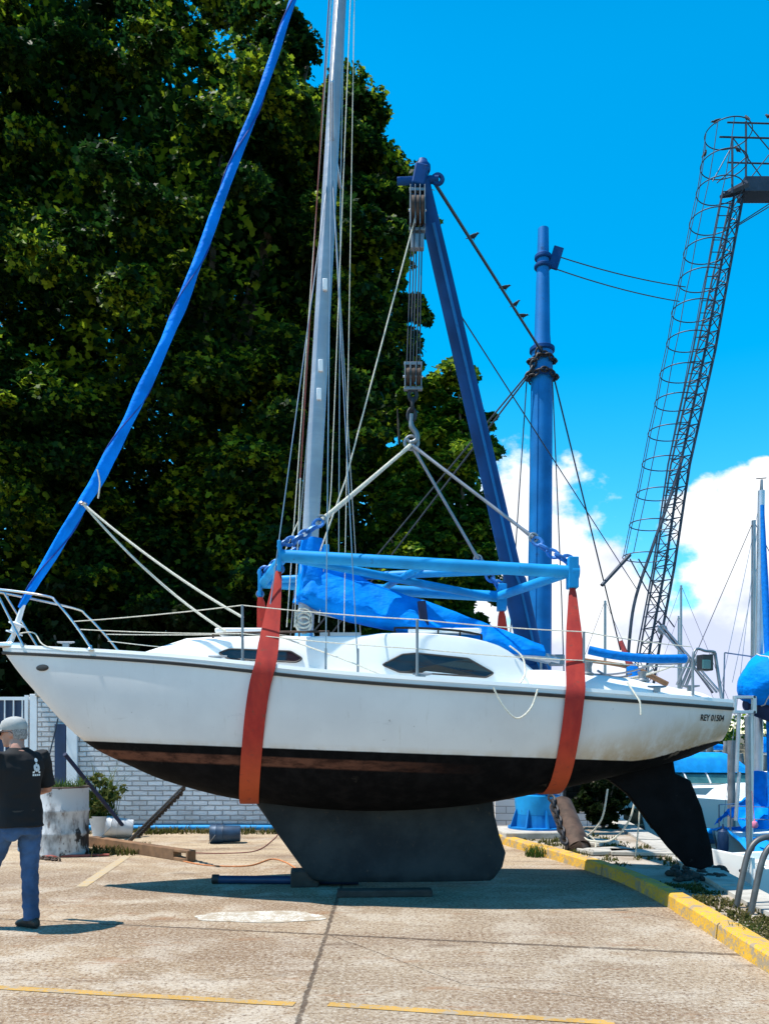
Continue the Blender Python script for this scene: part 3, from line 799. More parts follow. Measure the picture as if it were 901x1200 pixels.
# quay ladder rail (twin hoops)
t = thing('quay_ladder_rail', 'bent grey metal handrail hoops at the edge of the quay', 'rail', G(868,1068,.085))
g0, g1 = G(862,1064,.085), G(879,1072,.085)
for g in (g0, g1):
    w = .62
    mb = MB(); mb.tube(spline([g+Vector((0,0,-.02)), g+Vector((.06,0,.28)), g+Vector((.13,.02,.50)), g+Vector((.24,.04,.60)), g+Vector((.42,.06,.61)), g+Vector((.60,.08,.52)), g+Vector((.66,.10,.2)), g+Vector((.67,.1,-.9))],6), .026, 12)
    obj('hoop', mb, pm('dull_grey_pipe',(.11,.11,.11),.5,.5,.25,8,dirt=(.2,.15,.1),damt=.3,ds=9), t)
mb = MB()
for z in (-.7,-.4,-.1,.2): mb.tube([g0+Vector((.665,.1,z)), g1+Vector((.665,.1,z))], .016, 8)
obj('rungs', mb, M['galv'], t)
# ================================================================== THE YACHT
YC = 8.6; X0, LOA = -4.05, 7.45
def s_of(x): return (x-X0)/LOA
def hb(s): return max(0.0, smooth_interp(s, [0,.05,.12,.25,.38,.5,.6,.7,.8,.9,1.0],[.0,.20,.42,.76,1.04,1.19,1.22,1.18,1.08,.92,.70]))
def zs(s): return smooth_interp(s, [0,.25,.5,.75,1.0],[2.55,2.375,2.155,2.03,1.925])
def zb(s): return smooth_interp(s, [0,.03,.114,.19,.24,.34,.5,.65,.775,.87,.955,1.0],[2.52,2.22,1.57,1.27,1.12,.94,.83,.88,1.04,1.20,1.36,1.50])
def sec(s, th):
    """half section: th 0 at the sheer, pi/2 at the keel line"""
    b, Z, B = hb(s), zs(s), zb(s)
    a = interp(s, [0,.12,.3,.5,.8,1],[1.25,1.05,.82,.66,.60,.62]); c = interp(s,[0,.2,.5,1],[1.0,1.05,1.28,1.25])
    return b*max(0,math.cos(th))**a, Z-(Z-B)*math.sin(th)**c
def half_at(x, z):
    s = s_of(x); lo, hi = 0, math.pi/2
    for _ in range(40):
        m = (lo+hi)/2
        if sec(s,m)[1] > z: lo = m
        else: hi = m
    return sec(s,lo)[0]
def hull_mat():
    N = NT('hull_paint')
    p = N.pos(); x = N.xyz(p)
    w = N.math('SUBTRACT', x[2], N.math('ADD', N.math('MULTIPLY_ADD', x[0], -.036, 1.445), N.math('MULTIPLY', N.ramp(x[0], 2.35, 3.5), .24)))     # height above the painted waterline
    wob = N.math('MULTIPLY_ADD', N.noise(5, 6, .7), .05, -.025)
    aft = N.ramp(x[0], 2.2, 3.0)
    w2 = N.math('ADD', w, N.math('MULTIPLY', wob, N.math('MULTIPLY_ADD', aft, 1.6, .12)))
    # gelcoat with real yellow-brown waterline scum, heavier under the counter
    white = N.mix(N.ramp(N.noise(1.2,5,.6),.35,.65), (.63,.625,.63), (.70,.695,.695))
    scum_h = N.math('MULTIPLY_ADD', N.ramp(x[0], 1.0, 2.8), .34, .06)
    scum = N.math('MULTIPLY', N.math('SUBTRACT', 1.0, N.math('DIVIDE', w, scum_h), clamp=True), N.ramp(N.noise(3.0,6,.7,sc=(2,2,.5)), .25, .65))
    white = N.mix(N.math('MULTIPLY', scum, N.math('MULTIPLY_ADD', N.ramp(x[0],1.0,2.6), .6, .38)), white, (.44,.30,.145))
    spot = N.ramp(N.noise(17,3,.5), .73, .77)
    white = N.mix(N.math('MULTIPLY', spot, .5), white, (.2,.18,.17))
    streak = N.ramp(N.noise(3.5,6,.7,sc=(5,5,.25)), .60, .78)
    white = N.mix(N.math('MULTIPLY', streak, .45), white, (.45,.43,.40))
    drip = N.math('MULTIPLY', N.ramp(N.noise(6,5,.7,sc=(4,1,.12)), .60, .72), N.ramp(N.noise(1.3,3), .4, .6))
    white = N.mix(N.math('MULTIPLY', drip, .35), white, (.40,.36,.31))
    scuff = N.ramp(N.noise(2.2,8,.75,sc=(.6,1,2.2)), .62, .70)
    white = N.mix(N.math('MULTIPLY', scuff, .30), white, (.42,.41,.42))
    black = N.mix(N.ramp(N.noise(7,6,.7),.4,.65), (.0025,.0025,.003), (.007,.0065,.007))
    red = N.mix(N.ramp(N.noise(4,6,.7,sc=(1,1,3)),.35,.6), (.045,.018,.012), (.16,.065,.04))
    tan_patch = N.ramp(N.noise(3.2,8,.75), .62, .70)
    anti = N.mix(N.math('MULTIPLY', tan_patch, N.math('MULTIPLY_ADD', N.ramp(x[0],1.2,1.8), .75, .1)), black, (.15,.125,.10))  # tan patches over the black, denser aft
    fadefwd = N.ramp(x[0], 1.0, -.8)
    band = N.math('MULTIPLY', N.ramp(w2, -.19, -.165), N.ramp(w2, -.075, -.095))
    below = N.mix(N.math('MULTIPLY', band, N.math('MULTIPLY_ADD', fadefwd, .85, .0)), anti, red)
    c = N.mix(N.ramp(w2, -.006, .006), below, white)
    # ragged weed fringe beneath the counter
    N.base(c)
    N.rough(N.mix(N.ramp(w2,-.006,.006), (.8,.8,.8), (.32,.32,.32)))
    N.set(N.b.inputs['Specular IOR Level'], N.math('MULTIPLY_ADD', N.ramp(w2,-.006,.006), .42, .08))
    N.bump(N.math('MULTIPLY', N.noise(30,5,.7), N.ramp(w2,.01,-.01)), .3, .012)
    return N.m
yacht = thing('sailing_yacht', 'white sloop with black bottom hanging in red slings over its fin keel', 'yacht', (X0+LOA/2, YC, 0))
NS, NTh = 64, 15
mb = MB(); rings = []
for i in range(NS+1):
    s = (i/NS)**1.15 if i else 0.0
    s = min(1, max(s, 0.0)); x = X0+LOA*s; r = []
    for j in range(NTh+1):
        y, z = sec(s, j/NTh*math.pi/2); r.append(Vector((x, YC-y, z)))
    for j in range(NTh-1, -1, -1):
        y, z = sec(s, j/NTh*math.pi/2); r.append(Vector((x, YC+y, z)))
    rings.append(r)
mb.loft(rings, caps=False, closed=False)
n = len(rings[0]); o = len(mb.v)-n
mb.f.append(tuple(range(o, o+n))); mb.mi.append(0)      # transom
M['hull'] = hull_mat()
obj('hull', mb, M['hull'], yacht, angle=50)
# deck with camber, low toe rail, dark rubbing strip
def decks(x): return zs(s_of(x))
mb = MB(); rings = []
for i in range(49):
    s = i/48; x = X0+LOA*s; b = hb(s); z = zs(s)-.004
    rings.append([Vector((x, YC-b+2*b*k/12, z+.07*min(1,b)*(1-(2*k/12-1)**2))) for k in range(13)])
mb.loft(rings, False, False)
obj('deck', mb, M['cabin_white'], yacht)
for sgn in (-1,1):
    mb = MB(); rings = []; mb2 = MB(); rings2 = []
    for i in range(61):
        s = i/60; x = X0+LOA*s; b = hb(s); z = zs(s)
        y = YC+sgn*b; q = sgn
        rings.append([Vector((x,y-q*.03,z-.002)),Vector((x,y+q*.004,z-.002)),Vector((x,y-q*.002,z+.032)),Vector((x,y-q*.024,z+.032))])
        y2, z2 = sec(s, math.asin(min(1,(.055/max(.06,zs(s)-zb(s))))**.85)) if s > .001 else (0, z-.05)
        rings2.append([Vector((x,YC+q*(y2+.0),z-.075)),Vector((x,YC+q*(y2+.022),z-.070)),Vector((x,YC+q*(y2+.026),z-.048)),Vector((x,YC+q*y2,z-.040))])
    mb.loft(rings); obj('toe_rail', mb, M['cabin_white'], yacht, angle=30)
    mb2.loft(rings2); obj('rubbing_strip', mb2, M['black_rubber'], yacht, angle=30)
mb = MB(); mb.box((X0+.10,YC,2.575),(.26,.14,.05)); obj('stem_fitting', mb, M['steel'], yacht, bevel=.012)
for sgn in (-1,1):
    x = -3.52; z = 2.31; y = YC+sgn*(half_at(x,z)+.004)
    dx = .25; y2 = YC+sgn*(half_at(x+dx,z)+.004); ang = math.atan2(y2-y, dx)
    mb = MB(); m = Matrix.Rotation(ang,3,'Z'); mb.ball((x,y,z),(.088,.012,.034),20,8,m); obj('hawse_hole', mb, M['black_rubber'], yacht)
# keel
def keel_mat():
    N = NT('grey_keel_paint')
    c = N.mix(N.ramp(N.noise(1.6,6,.65),.35,.65),(.015,.021,.026),(.030,.039,.044))
    c = N.mix(N.ramp(N.noise(14,6,.7),.60,.70),c,(.05,.045,.04))
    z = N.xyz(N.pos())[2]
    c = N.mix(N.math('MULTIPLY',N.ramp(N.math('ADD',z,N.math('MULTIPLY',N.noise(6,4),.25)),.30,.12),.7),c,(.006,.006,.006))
    N.base(c); N.rough(.7); N.b.inputs['Specular IOR Level'].default_value = .15; N.bump(N.noise(22,5),.3,.012); return N.m
mb = MB(); rings = []
for z, xl, xt, th in ((1.10,-1.62,1.16,.30),(.92,-1.38,1.15,.22),(.75,-1.26,1.17,.15),(.55,-1.12,1.22,.125),(.37,-.99,1.285,.12),(.22,-.88,1.25,.12),(.10,-.78,1.16,.115),(.075,-.74,1.12,.10)):
    r = []
    for k in range(32):
        a = 2*math.pi*k/32; u = .5-.5*math.cos(a); x = xl+(xt-xl)*u
        yy = th*math.sin(a)*(1.15*(1-u)**.45+.15) if 0 < u < 1 else 0
        r.append(Vector((x, YC+yy, z)))
    rings.append(r)
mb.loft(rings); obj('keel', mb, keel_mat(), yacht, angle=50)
# rudder with skeg
def blade(name, outline, th, mat):
    mb = MB(); n = len(outline)
    cx = sum(p[0] for p in outline)/n; cz = sum(p[1] for p in outline)/n
    rings = []
    for off, k in ((-1,.86),(-.75,.97),(0,1.0),(.75,.97),(1,.86)):
        rings.append([Vector((cx+(p[0]-cx)*k, YC+off*th, cz+(p[1]-cz)*k)) for p in outline])
    mb.loft(rings); return obj(name, mb, mat, yacht, angle=45)
M['anti'] = pm('black_antifouling', (.004,.004,.005), .8, 0, .4, 5, spec=.1, dirt=(.03,.027,.025), damt=.25, ds=12, bump=.5, bs=30)
blade('skeg', [(2.0,1.26),(2.36,1.15),(2.56,1.00),(2.70,.82),(2.84,.62),(3.0,.62),(3.12,1.0),(3.05,1.42),(2.3,1.40)], .055, M['anti'])
blade('rudder', [(2.80,1.28),(2.80,.68),(2.99,.44),(3.19,.23),(3.36,.19),(3.49,.24),(3.47,.40),(3.36,.85),(3.24,1.14),(3.12,1.20)], .04, M['anti'])
# ---------------- cabin trunk
cab_x = [-2.58,-2.05,-1.80,-1.2,-.6,-.22,-.02,.4,.8,1.12,1.36,1.62]
cab_w = [.24,.40,.47,.60,.73,.79,.82,.84,.83,.80,.77,.72]
cab_t = [2.43,2.585,2.595,2.595,2.585,2.585,2.605,2.60,2.565,2.485,2.33,2.11]
def cw(x): return interp(x, cab_x, cab_w)
def ct(x): return interp(x, cab_x, cab_t) if x < -1.8 else smooth_interp(x, cab_x, cab_t)
mb = MB(); rings = []
xs_ = sorted(set(cab_x+[lerp(-2.58,1.62,k/40) for k in range(41)]))
for x in xs_:
    w, t = cw(x), ct(x); dk = decks(x)-.03
    t = max(t, dk+.04); h = t-dk
    half = [(w,dk),(w-.02,dk+h*.45),(w-.045,dk+h*.86),(w-.065,dk+h*.965),(w-.115,t),(w*.5,t+.035),(0,t+.05)]
    rings.append([Vector((x,YC-a,b)) for a,b in half]+[Vector((x,YC+a,b)) for a,b in half[-2::-1]])
mb.loft(rings, True, True); obj('cabin', mb, M['cabin_white'], yacht, angle=35)
def cab_side(x, z, sgn, off=.006):
    w = cw(x); dk = decks(x)-.03; h = ct(x)-dk; u = (z-dk)/h
    y = interp(u, [0,.45,.86,.965,1],[w,w-.02,w-.045,w-.065,w-.115])
    return Vector((x, YC+sgn*(y+off), z))
def cab_window(name, outline, sgn, mat, off=.012, parent=None):
    mb = MB(); n = len(outline)
    outer = [cab_side(x,z,sgn,off) for x,z in outline]; inner = [cab_side(x,z,sgn,-.02) for x,z in outline]
    cx = sum(p[0] for p in outline)/n; cz = sum(p[1] for p in outline)/n
    vs = inner+outer+[cab_side(cx,cz,sgn,off)]
    fs = [(i,(i+1)%n,(i+1)%n+n,i+n) for i in range(n)]+[(i+n,(i+1)%n+n,2*n) for i in range(n)]
    mb.add(vs, fs); return obj(name, mb, mat, parent or yacht, smooth=False)
def rounded(pts, r=.03, k=4):
    out = []; n = len(pts)
    for i in range(n):
        p = Vector(pts[i]); a = Vector(pts[i-1]); b = Vector(pts[(i+1)%n])
        ra = min(r,(a-p).length*.45); rb = min(r,(b-p).length*.45)
        p0 = p+(a-p).normalized()*ra; p1 = p+(b-p).normalized()*rb
        for q in range(k+1):
            t = q/k; v = p0*(1-t)**2+p*2*t*(1-t)+p1*t*t; out.append((v.x,v.y))
    return out
fw = rounded([(-1.66,2.435),(-1.55,2.475),(-.92,2.435),(-.80,2.36),(-.86,2.325),(-1.56,2.375)], .025)
aw = rounded([(-.02,2.285),(.17,2.385),(.32,2.395),(.80,2.345),(1.05,2.205),(.98,2.165),(.14,2.215)], .018)
for sgn in (-1,1):
    for nm, ol in (('window',fw),('window',aw)):
        w = cab_window(nm, ol, sgn, M['smoke_glass'])
        mb = MB(); ring = [cab_side(x,z,sgn,.012) for x,z in ol]
        mb.tube(ring+ring[:2], .009, 6, caps=False); obj('window_frame', mb, M['black_rubber'], w)
# hand rails on the roof, hatches
for sgn in (-1,1):
    for x0,x1 in ((-1.75,-.55),(.1,.95)):
        mb = MB(); y = lambda x: YC+sgn*(cw(x)-.16)
        zt = lambda x: ct(x)+.055
        mb.tube([(x0,y(x0),ct(x0)+.01)]+[(lerp(x0,x1,k/8),y(lerp(x0,x1,k/8)),zt(lerp(x0,x1,k/8))) for k in range(9)]+[(x1,y(x1),ct(x1)+.01)], .012, 7)
        for k in (2,4,6): xx = lerp(x0,x1,k/8); mb.tube([(xx,y(xx),ct(xx)-.02),(xx,y(xx),zt(xx))], .010, 6)
        obj('handrail', mb, M['rust'], yacht)
mb = MB(); mb.box((-1.5,YC,2.70),(.5,.5,.05)); obj('fore_hatch', mb, M['cabin_white'], yacht, bevel=.015)
mb = MB(); mb.box((.62,YC,2.69),(.75,.62,.05)); obj('sliding_hatch', mb, M['cabin_white'], yacht, bevel=.015)
mb = MB(); mb.box((-.45,YC-.30,2.64),(.42,.05,.05)); obj('genoa_track', mb, M['wire'], yacht)
# cockpit coamings, aft deck cleats and winches
for sgn in (-1,1):
    mb = MB(); rings = []
    for k in range(25):
        x = lerp(1.40,3.18,k/24); b = hb(s_of(x)); dk = decks(x)
        h = interp(x,[1.40,1.6,2.4,3.0,3.18],[.20,.215,.19,.12,.03]); o_ = b*.88
        i_ = o_-.34*min(1, b); m_ = o_-.20
        rings.append([Vector((x,YC+sgn*o_,dk-.02)),Vector((x,YC+sgn*(o_-.05),dk+h*.45)),Vector((x,YC+sgn*m_,dk+h*.92)),Vector((x,YC+sgn*(m_-.04),dk+h)),Vector((x,YC+sgn*(i_),dk+h)),Vector((x,YC+sgn*(i_-.03),dk+h*.9)),Vector((x,YC+sgn*(i_-.03),dk-.02))])
    mb.loft(rings); obj('cockpit_coaming', mb, M['cabin_white'], yacht, angle=35)
    def winch(x, off, r, h):
        b = hb(s_of(x)); z = decks(x)+interp(x,[1.4,2.4,3.0,3.2],[.20,.19,.12,.03]); mb = MB()
        mb.lathe([(r*1.1,0),(r*1.1,.015),(r*.75,.03),(r*.7,h*.6),(r*.9,h*.9),(r*.9,h),(.01,h)], (x,YC+sgn*(b*.88-.26),z-.002), 18); return obj('winch', mb, M['galv'], yacht)
    winch(1.98,0,.06,.13); winch(2.55,0,.05,.10)
mb = MB(); rings = []
for k in range(9):
    x = lerp(2.78,3.36,k/8); b = hb(s_of(x))*.80; dk = decks(x); h = interp(x,[2.78,3.0,3.2,3.36],[.17,.16,.13,.06])
    rings.append([Vector((x,YC-b,dk-.01)),Vector((x,YC-b*.7,dk+h*.8)),Vector((x,YC,dk+h)),Vector((x,YC+b*.7,dk+h*.8)),Vector((x,YC+b,dk-.01))])
mb.loft(rings); obj('aft_deck', mb, M['cabin_white'], yacht, angle=50)
def cleat(x, y, z):
    mb = MB(); mb.tube([(x-.09,y,z+.05),(x-.04,y,z+.045),(x+.04,y,z+.045),(x+.09,y,z+.05)], [.008,.013,.013,.008], 8); mb.box((x,y,z+.02),(.06,.03,.045)); obj('cleat', mb, M['galv'], yacht)
cleat(2.62,YC-.80,decks(2.62)+.06); cleat(3.05,YC-.52,decks(3.05)+.11); cleat(-3.3,YC-.2,decks(-3.3)+.05); cleat(.35,YC-1.1,decks(.35)+.02); cleat(-1.62,YC-.72,decks(-1.62)+.02)
# ---------------- pulpits, stanchions, lifelines
def rail(name, pts, r=.0135, mat=None, sm=4):
    return obj(name, MB().tube(spline(pts, sm), r, 9), mat or M['steel'], yacht)
bow = Vector((-4.12,YC,3.16))
near = [Vector((-4.16,YC-.02,3.15)), Vector((-4.06,YC-.13,3.145)), Vector((-3.44,YC-.36,3.03)), Vector((-3.31,YC-.41,2.955)), Vector((-3.10,YC-.47,2.72)), Vector((-2.93,YC-.52,2.49))]
far = [Vector((p.x, 2*YC-p.y, p.z)) for p in near]
pf = obj('bow_pulpit', MB().tube(spline(far[::-1][:-1]+[Vector((-4.18,YC,3.15))]+near[1:],5), .0135, 9), M['steel'], yacht)
for sgn in (-1,1):
    obj('pulpit_leg', MB().tube([(-4.08,YC+sgn*.10,3.147),(-3.74,YC+sgn*.20,2.54)], .0125, 9), M['steel'], pf)
    obj('pulpit_foot', MB().lathe([(.035,0),(.035,.012),(.018,.03),(.016,.05)], (-2.93,YC+sgn*.52,2.46), 14), M['steel'], pf)
def stanch(x, sgn, h=.56, r=.013, mat=None):
    b = hb(s_of(x))-.07; z = decks(x); y = YC+sgn*b
    o = obj('stanchion', MB().tube([(x,y,z),(x-.0,y+sgn*.015,z+h)], r, 9), mat or M['galv'], yacht)
    obj('stanchion_base', MB().lathe([(.04,0),(.04,.01),(.02,.02),(.019,.06),(.01,.06)], (x,y,z), 14), M['galv'], o)
    return Vector((x,y+sgn*.015,z+h))
for sgn in (-1,1):
    tops = [stanch(-1.34,sgn), stanch(.30,sgn), stanch(1.86,sgn)]
    st = Vector((-3.13,YC+sgn*.46,2.755)); en = Vector((2.95,YC+sgn*.80,2.46))
    for f in (1.0,.52):
        mb = MB(); pp = [st+Vector((.0+.08*(1-f),0,-.16*(1-f)))]+[t-Vector((0,0,.56*(1-f))) for t in tops]+[en-Vector((0,0,.42*(1-f)))]
        for a,b in zip(pp[:-1],pp[1:]): mb.tube(sag(a,b,.012,6), .0055, 6)
        obj('lifeline', mb, M['rope'], yacht)
# stern pulpit
sp = obj('stern_pulpit', MB().tube(spline([Vector((3.02,YC-.66,2.00)),Vector((3.02,YC-.68,2.42)),Vector((3.16,YC-.62,2.44)),Vector((3.30,YC-.50,2.435)),Vector((3.34,YC,2.43)),Vector((3.30,YC+.50,2.435)),Vector((3.16,YC+.62,2.44)),Vector((3.02,YC+.68,2.42)),Vector((3.02,YC+.66,2.00))],5), .014, 9), M['galv'], yacht)
for sgn in (-1,1): obj('pulpit_leg', MB().tube([(3.31,YC+sgn*.48,2.435),(3.35,YC+sgn*.56,1.93)], .016, 9), M['galv'], sp)
# blue padded tube on the aft lifeline, plotter box, crossed struts
obj('lifeline_pad', MB().tube(spline([P(690,762,7.75),P(720,768,7.74),P(760,772,7.78),P(803,772,7.85)],5), .042, 12), M['blue_pad'], yacht)
pb = P(826,777,8.1)
b = obj('stern_light_box', MB().box(pb,(.13,.10,.16),.3), M['black_plastic'], yacht, smooth=False, bevel=.012)
obj('box_lens', MB().box(pb+Vector((-.01,-.06,-.02)),(.09,.02,.09),.3), M['glass_teal'], b, smooth=False, bevel=.006)
for a,c in (((798,806),(812,772)),((803,806),(818,768)),((793,803),(808,770))):
    obj('backstay_strut', MB().tube([P(*a,8.5),P(*c,8.45)], .016, 8), M['galv'], yacht)
obj('backstay', MB().tube([P(770,733,8.7),P(840,812,8.5)], .011, 8), M['wire'], yacht)
obj('backstay', MB().tube([P(776,733,8.7),P(846,814,8.45)], .011, 8), M['wire'], yacht)
# tiller and coiled sheets in the cockpit
obj('tiller', MB().tube(spline([(3.0,YC,2.16),(2.6,YC,2.34),(2.1,YC,2.42)],5), [.03]*5+[.022]*6, 9), M['wood'], yacht)
for k,(px0,py0,px1,py1) in enumerate(((690,790,770,776),(695,796,790,780),(700,786,740,790),(705,800,765,785))):
    obj('sheet_line', MB().tube(sag(P(px0,py0,8.1),P(px1,py1,8.2),.05), .011, 6), M['rope'] if k % 2 else M['wire'], yacht)
obj('rolled_flag', MB().tube([P(727,751,8.6),P(736,775,8.6),P(739,782,8.6)], [.022,.032,.04], 10), pm('faded_red_cloth',(.45,.06,.05),.85,0,.2,12), yacht)
obj('stowed_bag', MB().tube([P(739,780,8.55),P(744,792,8.55),P(748,806,8.55)], [.05,.075,.08], 12), M['blue_pad'], yacht)
obj('mooring_line', MB().tube(spline([P(578,806,7.32),P(590,828,7.30),P(606,842,7.30),P(622,830,7.3),P(630,808,7.33)],6), .009, 6), M['rope'], yacht)
obj('mooring_line', MB().tube(spline([P(735,800,7.6),P(745,815,7.52),P(750,824,7.48),P(751,838,7.46)],6), .009, 6), M['rope'], yacht)
obj('deck_line', MB().tube(spline([P(325,745,7.9),P(400,772,7.6),P(470,797,7.5),P(560,803,7.5),P(640,808,7.52)],6), .008, 6), M['rope'], yacht)
obj('deck_line', MB().tube(spline([P(597,757,7.85),P(612,770,7.8),P(615,790,7.7),P(606,805,7.5)],6), .009, 6), M['rope'], yacht)
# ---------------- mast, boom, sails, rigging
MB0 = Vector((-.85,YC,2.58)); MT = Vector((-.38,YC,11.1))
def mast_at(z): return MB0.lerp(MT,(z-MB0.z)/(MT.z-MB0.z))
def mast_mat():
    N = NT('mast_alloy')
    z = N.xyz(N.pos())[2]
    wv = N.ramp(N.noise(1.0,3,.6,sc=(.5,.5,14)), .35, .65)
    c = N.mix(N.ramp(N.noise(2.2,5),.3,.7),(.30,.32,.35),(.44,.46,.49))
    c = N.mix(N.math('MULTIPLY', wv, .35), c, (.25,.28,.34))
    N.base(c); N.rough(.42); N.b.inputs['Metallic'].default_value = .35; N.bump(wv,.12,.01); return N.m
mast = obj('mast', MB().tube([mast_at(lerp(2.58,11.1,k/10)) for k in range(11)], [.088]*4+[.084,.08,.076,.072,.068,.064,.06], 16), mast_mat(), yacht)
obj('mast_step', MB().lathe([(.16,0),(.16,.03),(.11,.05),(.10,.12)], (-.85,YC,2.60), 20), M['steel'], mast)
for z,sx in ((6.35,-.3),(5.2,.2),(5.5,.3)):
    p = mast_at(z); obj('mast_fitting', MB().box(p+Vector((.02,-.09,0)),(.05,.04,.12)), M['white_paint'], mast, bevel=.006)
for z, w in ((7.9,.75),):
    for sgn in (-1,1):
        p = mast_at(z); obj('spreader', MB().tube([p,p+Vector((.05,sgn*w,.05))],[.03,.018],8), M['alu'], mast)
# furled headsail
fj = [(24,713),(60,652),(97,590),(121,550),(171,450),(215,350),(271,200),(309,100),(343,0),(370,-80)]
pts = spline([P(a,b,YC) for a,b in fj], 18)
rr = [interp((pts[k].z-pts[0].z)/(pts[-1].z-pts[0].z),[0,.03,.15,.4,.7,1],[.026,.044,.062,.057,.044,.032]) for k in range(len(pts))]
mb = MB(); rings = []
for i in range(len(pts)):
    t = (pts[min(i+1,len(pts)-1)]-pts[max(i-1,0)]).normalized(); x = t.cross(Vector((0,1,0))).normalized(); y = t.cross(x)
    L = pts[i].z*.85
    rings.append([pts[i]+(x*math.cos(q)+y*math.sin(q))*rr[i]*(1+.10*math.cos(2*q-L*8.5)+.05*math.cos(3*q+L*11)+.05*noise.noise(Vector((math.cos(q)*2,math.sin(q)*2,L*6)))) for q in [2*math.pi*k/16 for k in range(16)]])
mb.loft(rings); fs = obj('furled_headsail', mb, M['jib_blue'], yacht, angle=60)
hel = []
for i in range(0,len(pts)-1):
    for q_ in (0,.5):
        c = pts[i].lerp(pts[i+1],q_); t = (pts[i+1]-pts[i]).normalized(); x = t.cross(Vector((0,1,0))).normalized(); y = t.cross(x); a = c.z*4.2
        hel.append(c+(x*math.cos(a)+y*math.sin(a))*(rr[i]*1.03+.002))
obj('spiral_seam', MB().tube(hel,.0075,5), pm('dark_seam_blue',(.001,.05,.30),.8,0,.2,9), fs)  # seam ridge in a darker blue
mb = MB()
dpt = P(18,738,YC); ax = (P(27,708,YC)-P(14,748,YC)).normalized(); x = ax.cross(Vector((0,1,0))).normalized(); y = ax.cross(x); m = Matrix((x,y,ax)).transposed()
mb.lathe([(.02,-.14),(.025,-.05),(.085,-.045),(.085,-.03),(.045,-.02),(.045,.04),(.085,.05),(.085,.065),(.03,.08),(.022,.28)], dpt, 18, m)
obj('furling_drum', mb, M['white_paint'], yacht)
obj('forestay_foot', MB().tube([P(4,760,YC),dpt], .012, 8), M['steel'], yacht)
obj('furling_line', MB().tube(spline([dpt+Vector((.05,-.05,-.05)),P(40,742,8.4),P(55,758,8.3),P(110,766,8.1),P(150,764,8.05)],6), .007, 6), M['rope'], yacht)
clew = P(97,590,YC-.09)
obj('headsail_sheet', MB().tube(sag(clew,P(285,724,7.9),.06), .013, 8), M['rope'], yacht)
obj('headsail_sheet', MB().tube(sag(clew,P(264,740,8.1),.10), .013, 8), M['rope'], yacht)
obj('clew_ring', MB().torus(clew, .035,.012), M['steel'], yacht)
obj('tie_line', MB().tube(spline([P(114,550,YC-.1),P(117,566,YC-.1),P(115,584,YC-.1)],5), .008, 6), M['rope'], yacht)
# boom and its blue sail cover
bo = obj('boom', MB().tube([P(362,712,YC),P(655,775,YC)], .055, 14), M['alu'], yacht)
obj('boom_end', MB().box(P(652,774,YC),(.16,.09,.12)), M['galv'], bo, bevel=.015)
top = [(352,690),(372,655),(395,664),(440,684),(475,697),(510,708),(560,727),(600,742),(637,757)]
bot = [(348,706),(368,716),(400,727),(440,736),(475,744),(510,750),(560,758),(600,768),(637,771)]
mb = MB(); rings = []; NR = 60
for i in range(NR+1):
    u = i/NR*(len(top)-1)
    tx = smooth_interp(u, range(len(top)), [p[0] for p in top]); ty = smooth_interp(u, range(len(top)), [p[1] for p in top])
    bx_ = smooth_interp(u, range(len(bot)), [p[0] for p in bot]); by_ = smooth_interp(u, range(len(bot)), [p[1] for p in bot])
    A = P(tx,ty,YC); B = P(bx_,by_,YC); h = (A-B).length; w = interp(i/NR,[0,.1,.5,1],[.12,.25,.22,.09]); r = []
    for k in range(20):
        q = 2*math.pi*k/20; v = .5-.5*math.cos(q)          # v: 0 bottom .. 1 top
        side = math.copysign(1,math.sin(q))*w*interp(v,[0,.04,.15,.3,.6,.9,1],[0,.55,1.0,1.0,.62,.22,0]) if 0 < k < 10 or k > 10 else 0
        p = B.lerp(A, v)+Vector((0,-side,0))
        f = noise.noise(Vector((p.x*5.2+p.z*3.4, v*1.1, 2 if side > 0 else 7)))+.6*noise.noise(Vector((p.x*9+p.z*9, v*2, 4)))
        p += Vector((0, (-1 if side > 0 else 1)*f*.075*math.sin(math.pi*v)**.5 if 0 < v < 1 else 0, f*.015))
        r.append(p)
    rings.append(r)
mb.loft(rings); sc = obj('sail_cover', mb, M['sail_blue'], yacht, angle=60)
# the collar that wraps the mast, gathered
mb = MB(); rings = []
for i in range(16):
    t = i/15; z = lerp(3.02,3.70,t); c = mast_at(z)+Vector((.05*(1-t),0,0)); r = []
    for k in range(22):
        q = 2*math.pi*k/22; rad = lerp(.20,.105,t**.6)*(1+.22*noise.noise(Vector((math.cos(q)*1.8,math.sin(q)*1.8,t*3.0)))+.10*math.sin(6*q+t*4))
        r.append(c+Vector((rad*math.cos(q)*(1.25 if math.cos(q) > 0 else .9), rad*math.sin(q), 0)))
    rings.append(r)
mb.loft(rings); obj('mast_collar', mb, M['sail_blue'], sc, angle=60)
for px in (497,):
    a, b = P(px-4,705,YC-.2), P(px+3,748,YC-.2)
    obj('cover_shadow_band', MB().box((a+b)/2+Vector((0,.015,0)),(.09,.03,.40),mat=Matrix.Rotation(-.12,3,'Y')), M['navy'], sc, bevel=.01)  # navy bar standing in for a shadow band across the cover
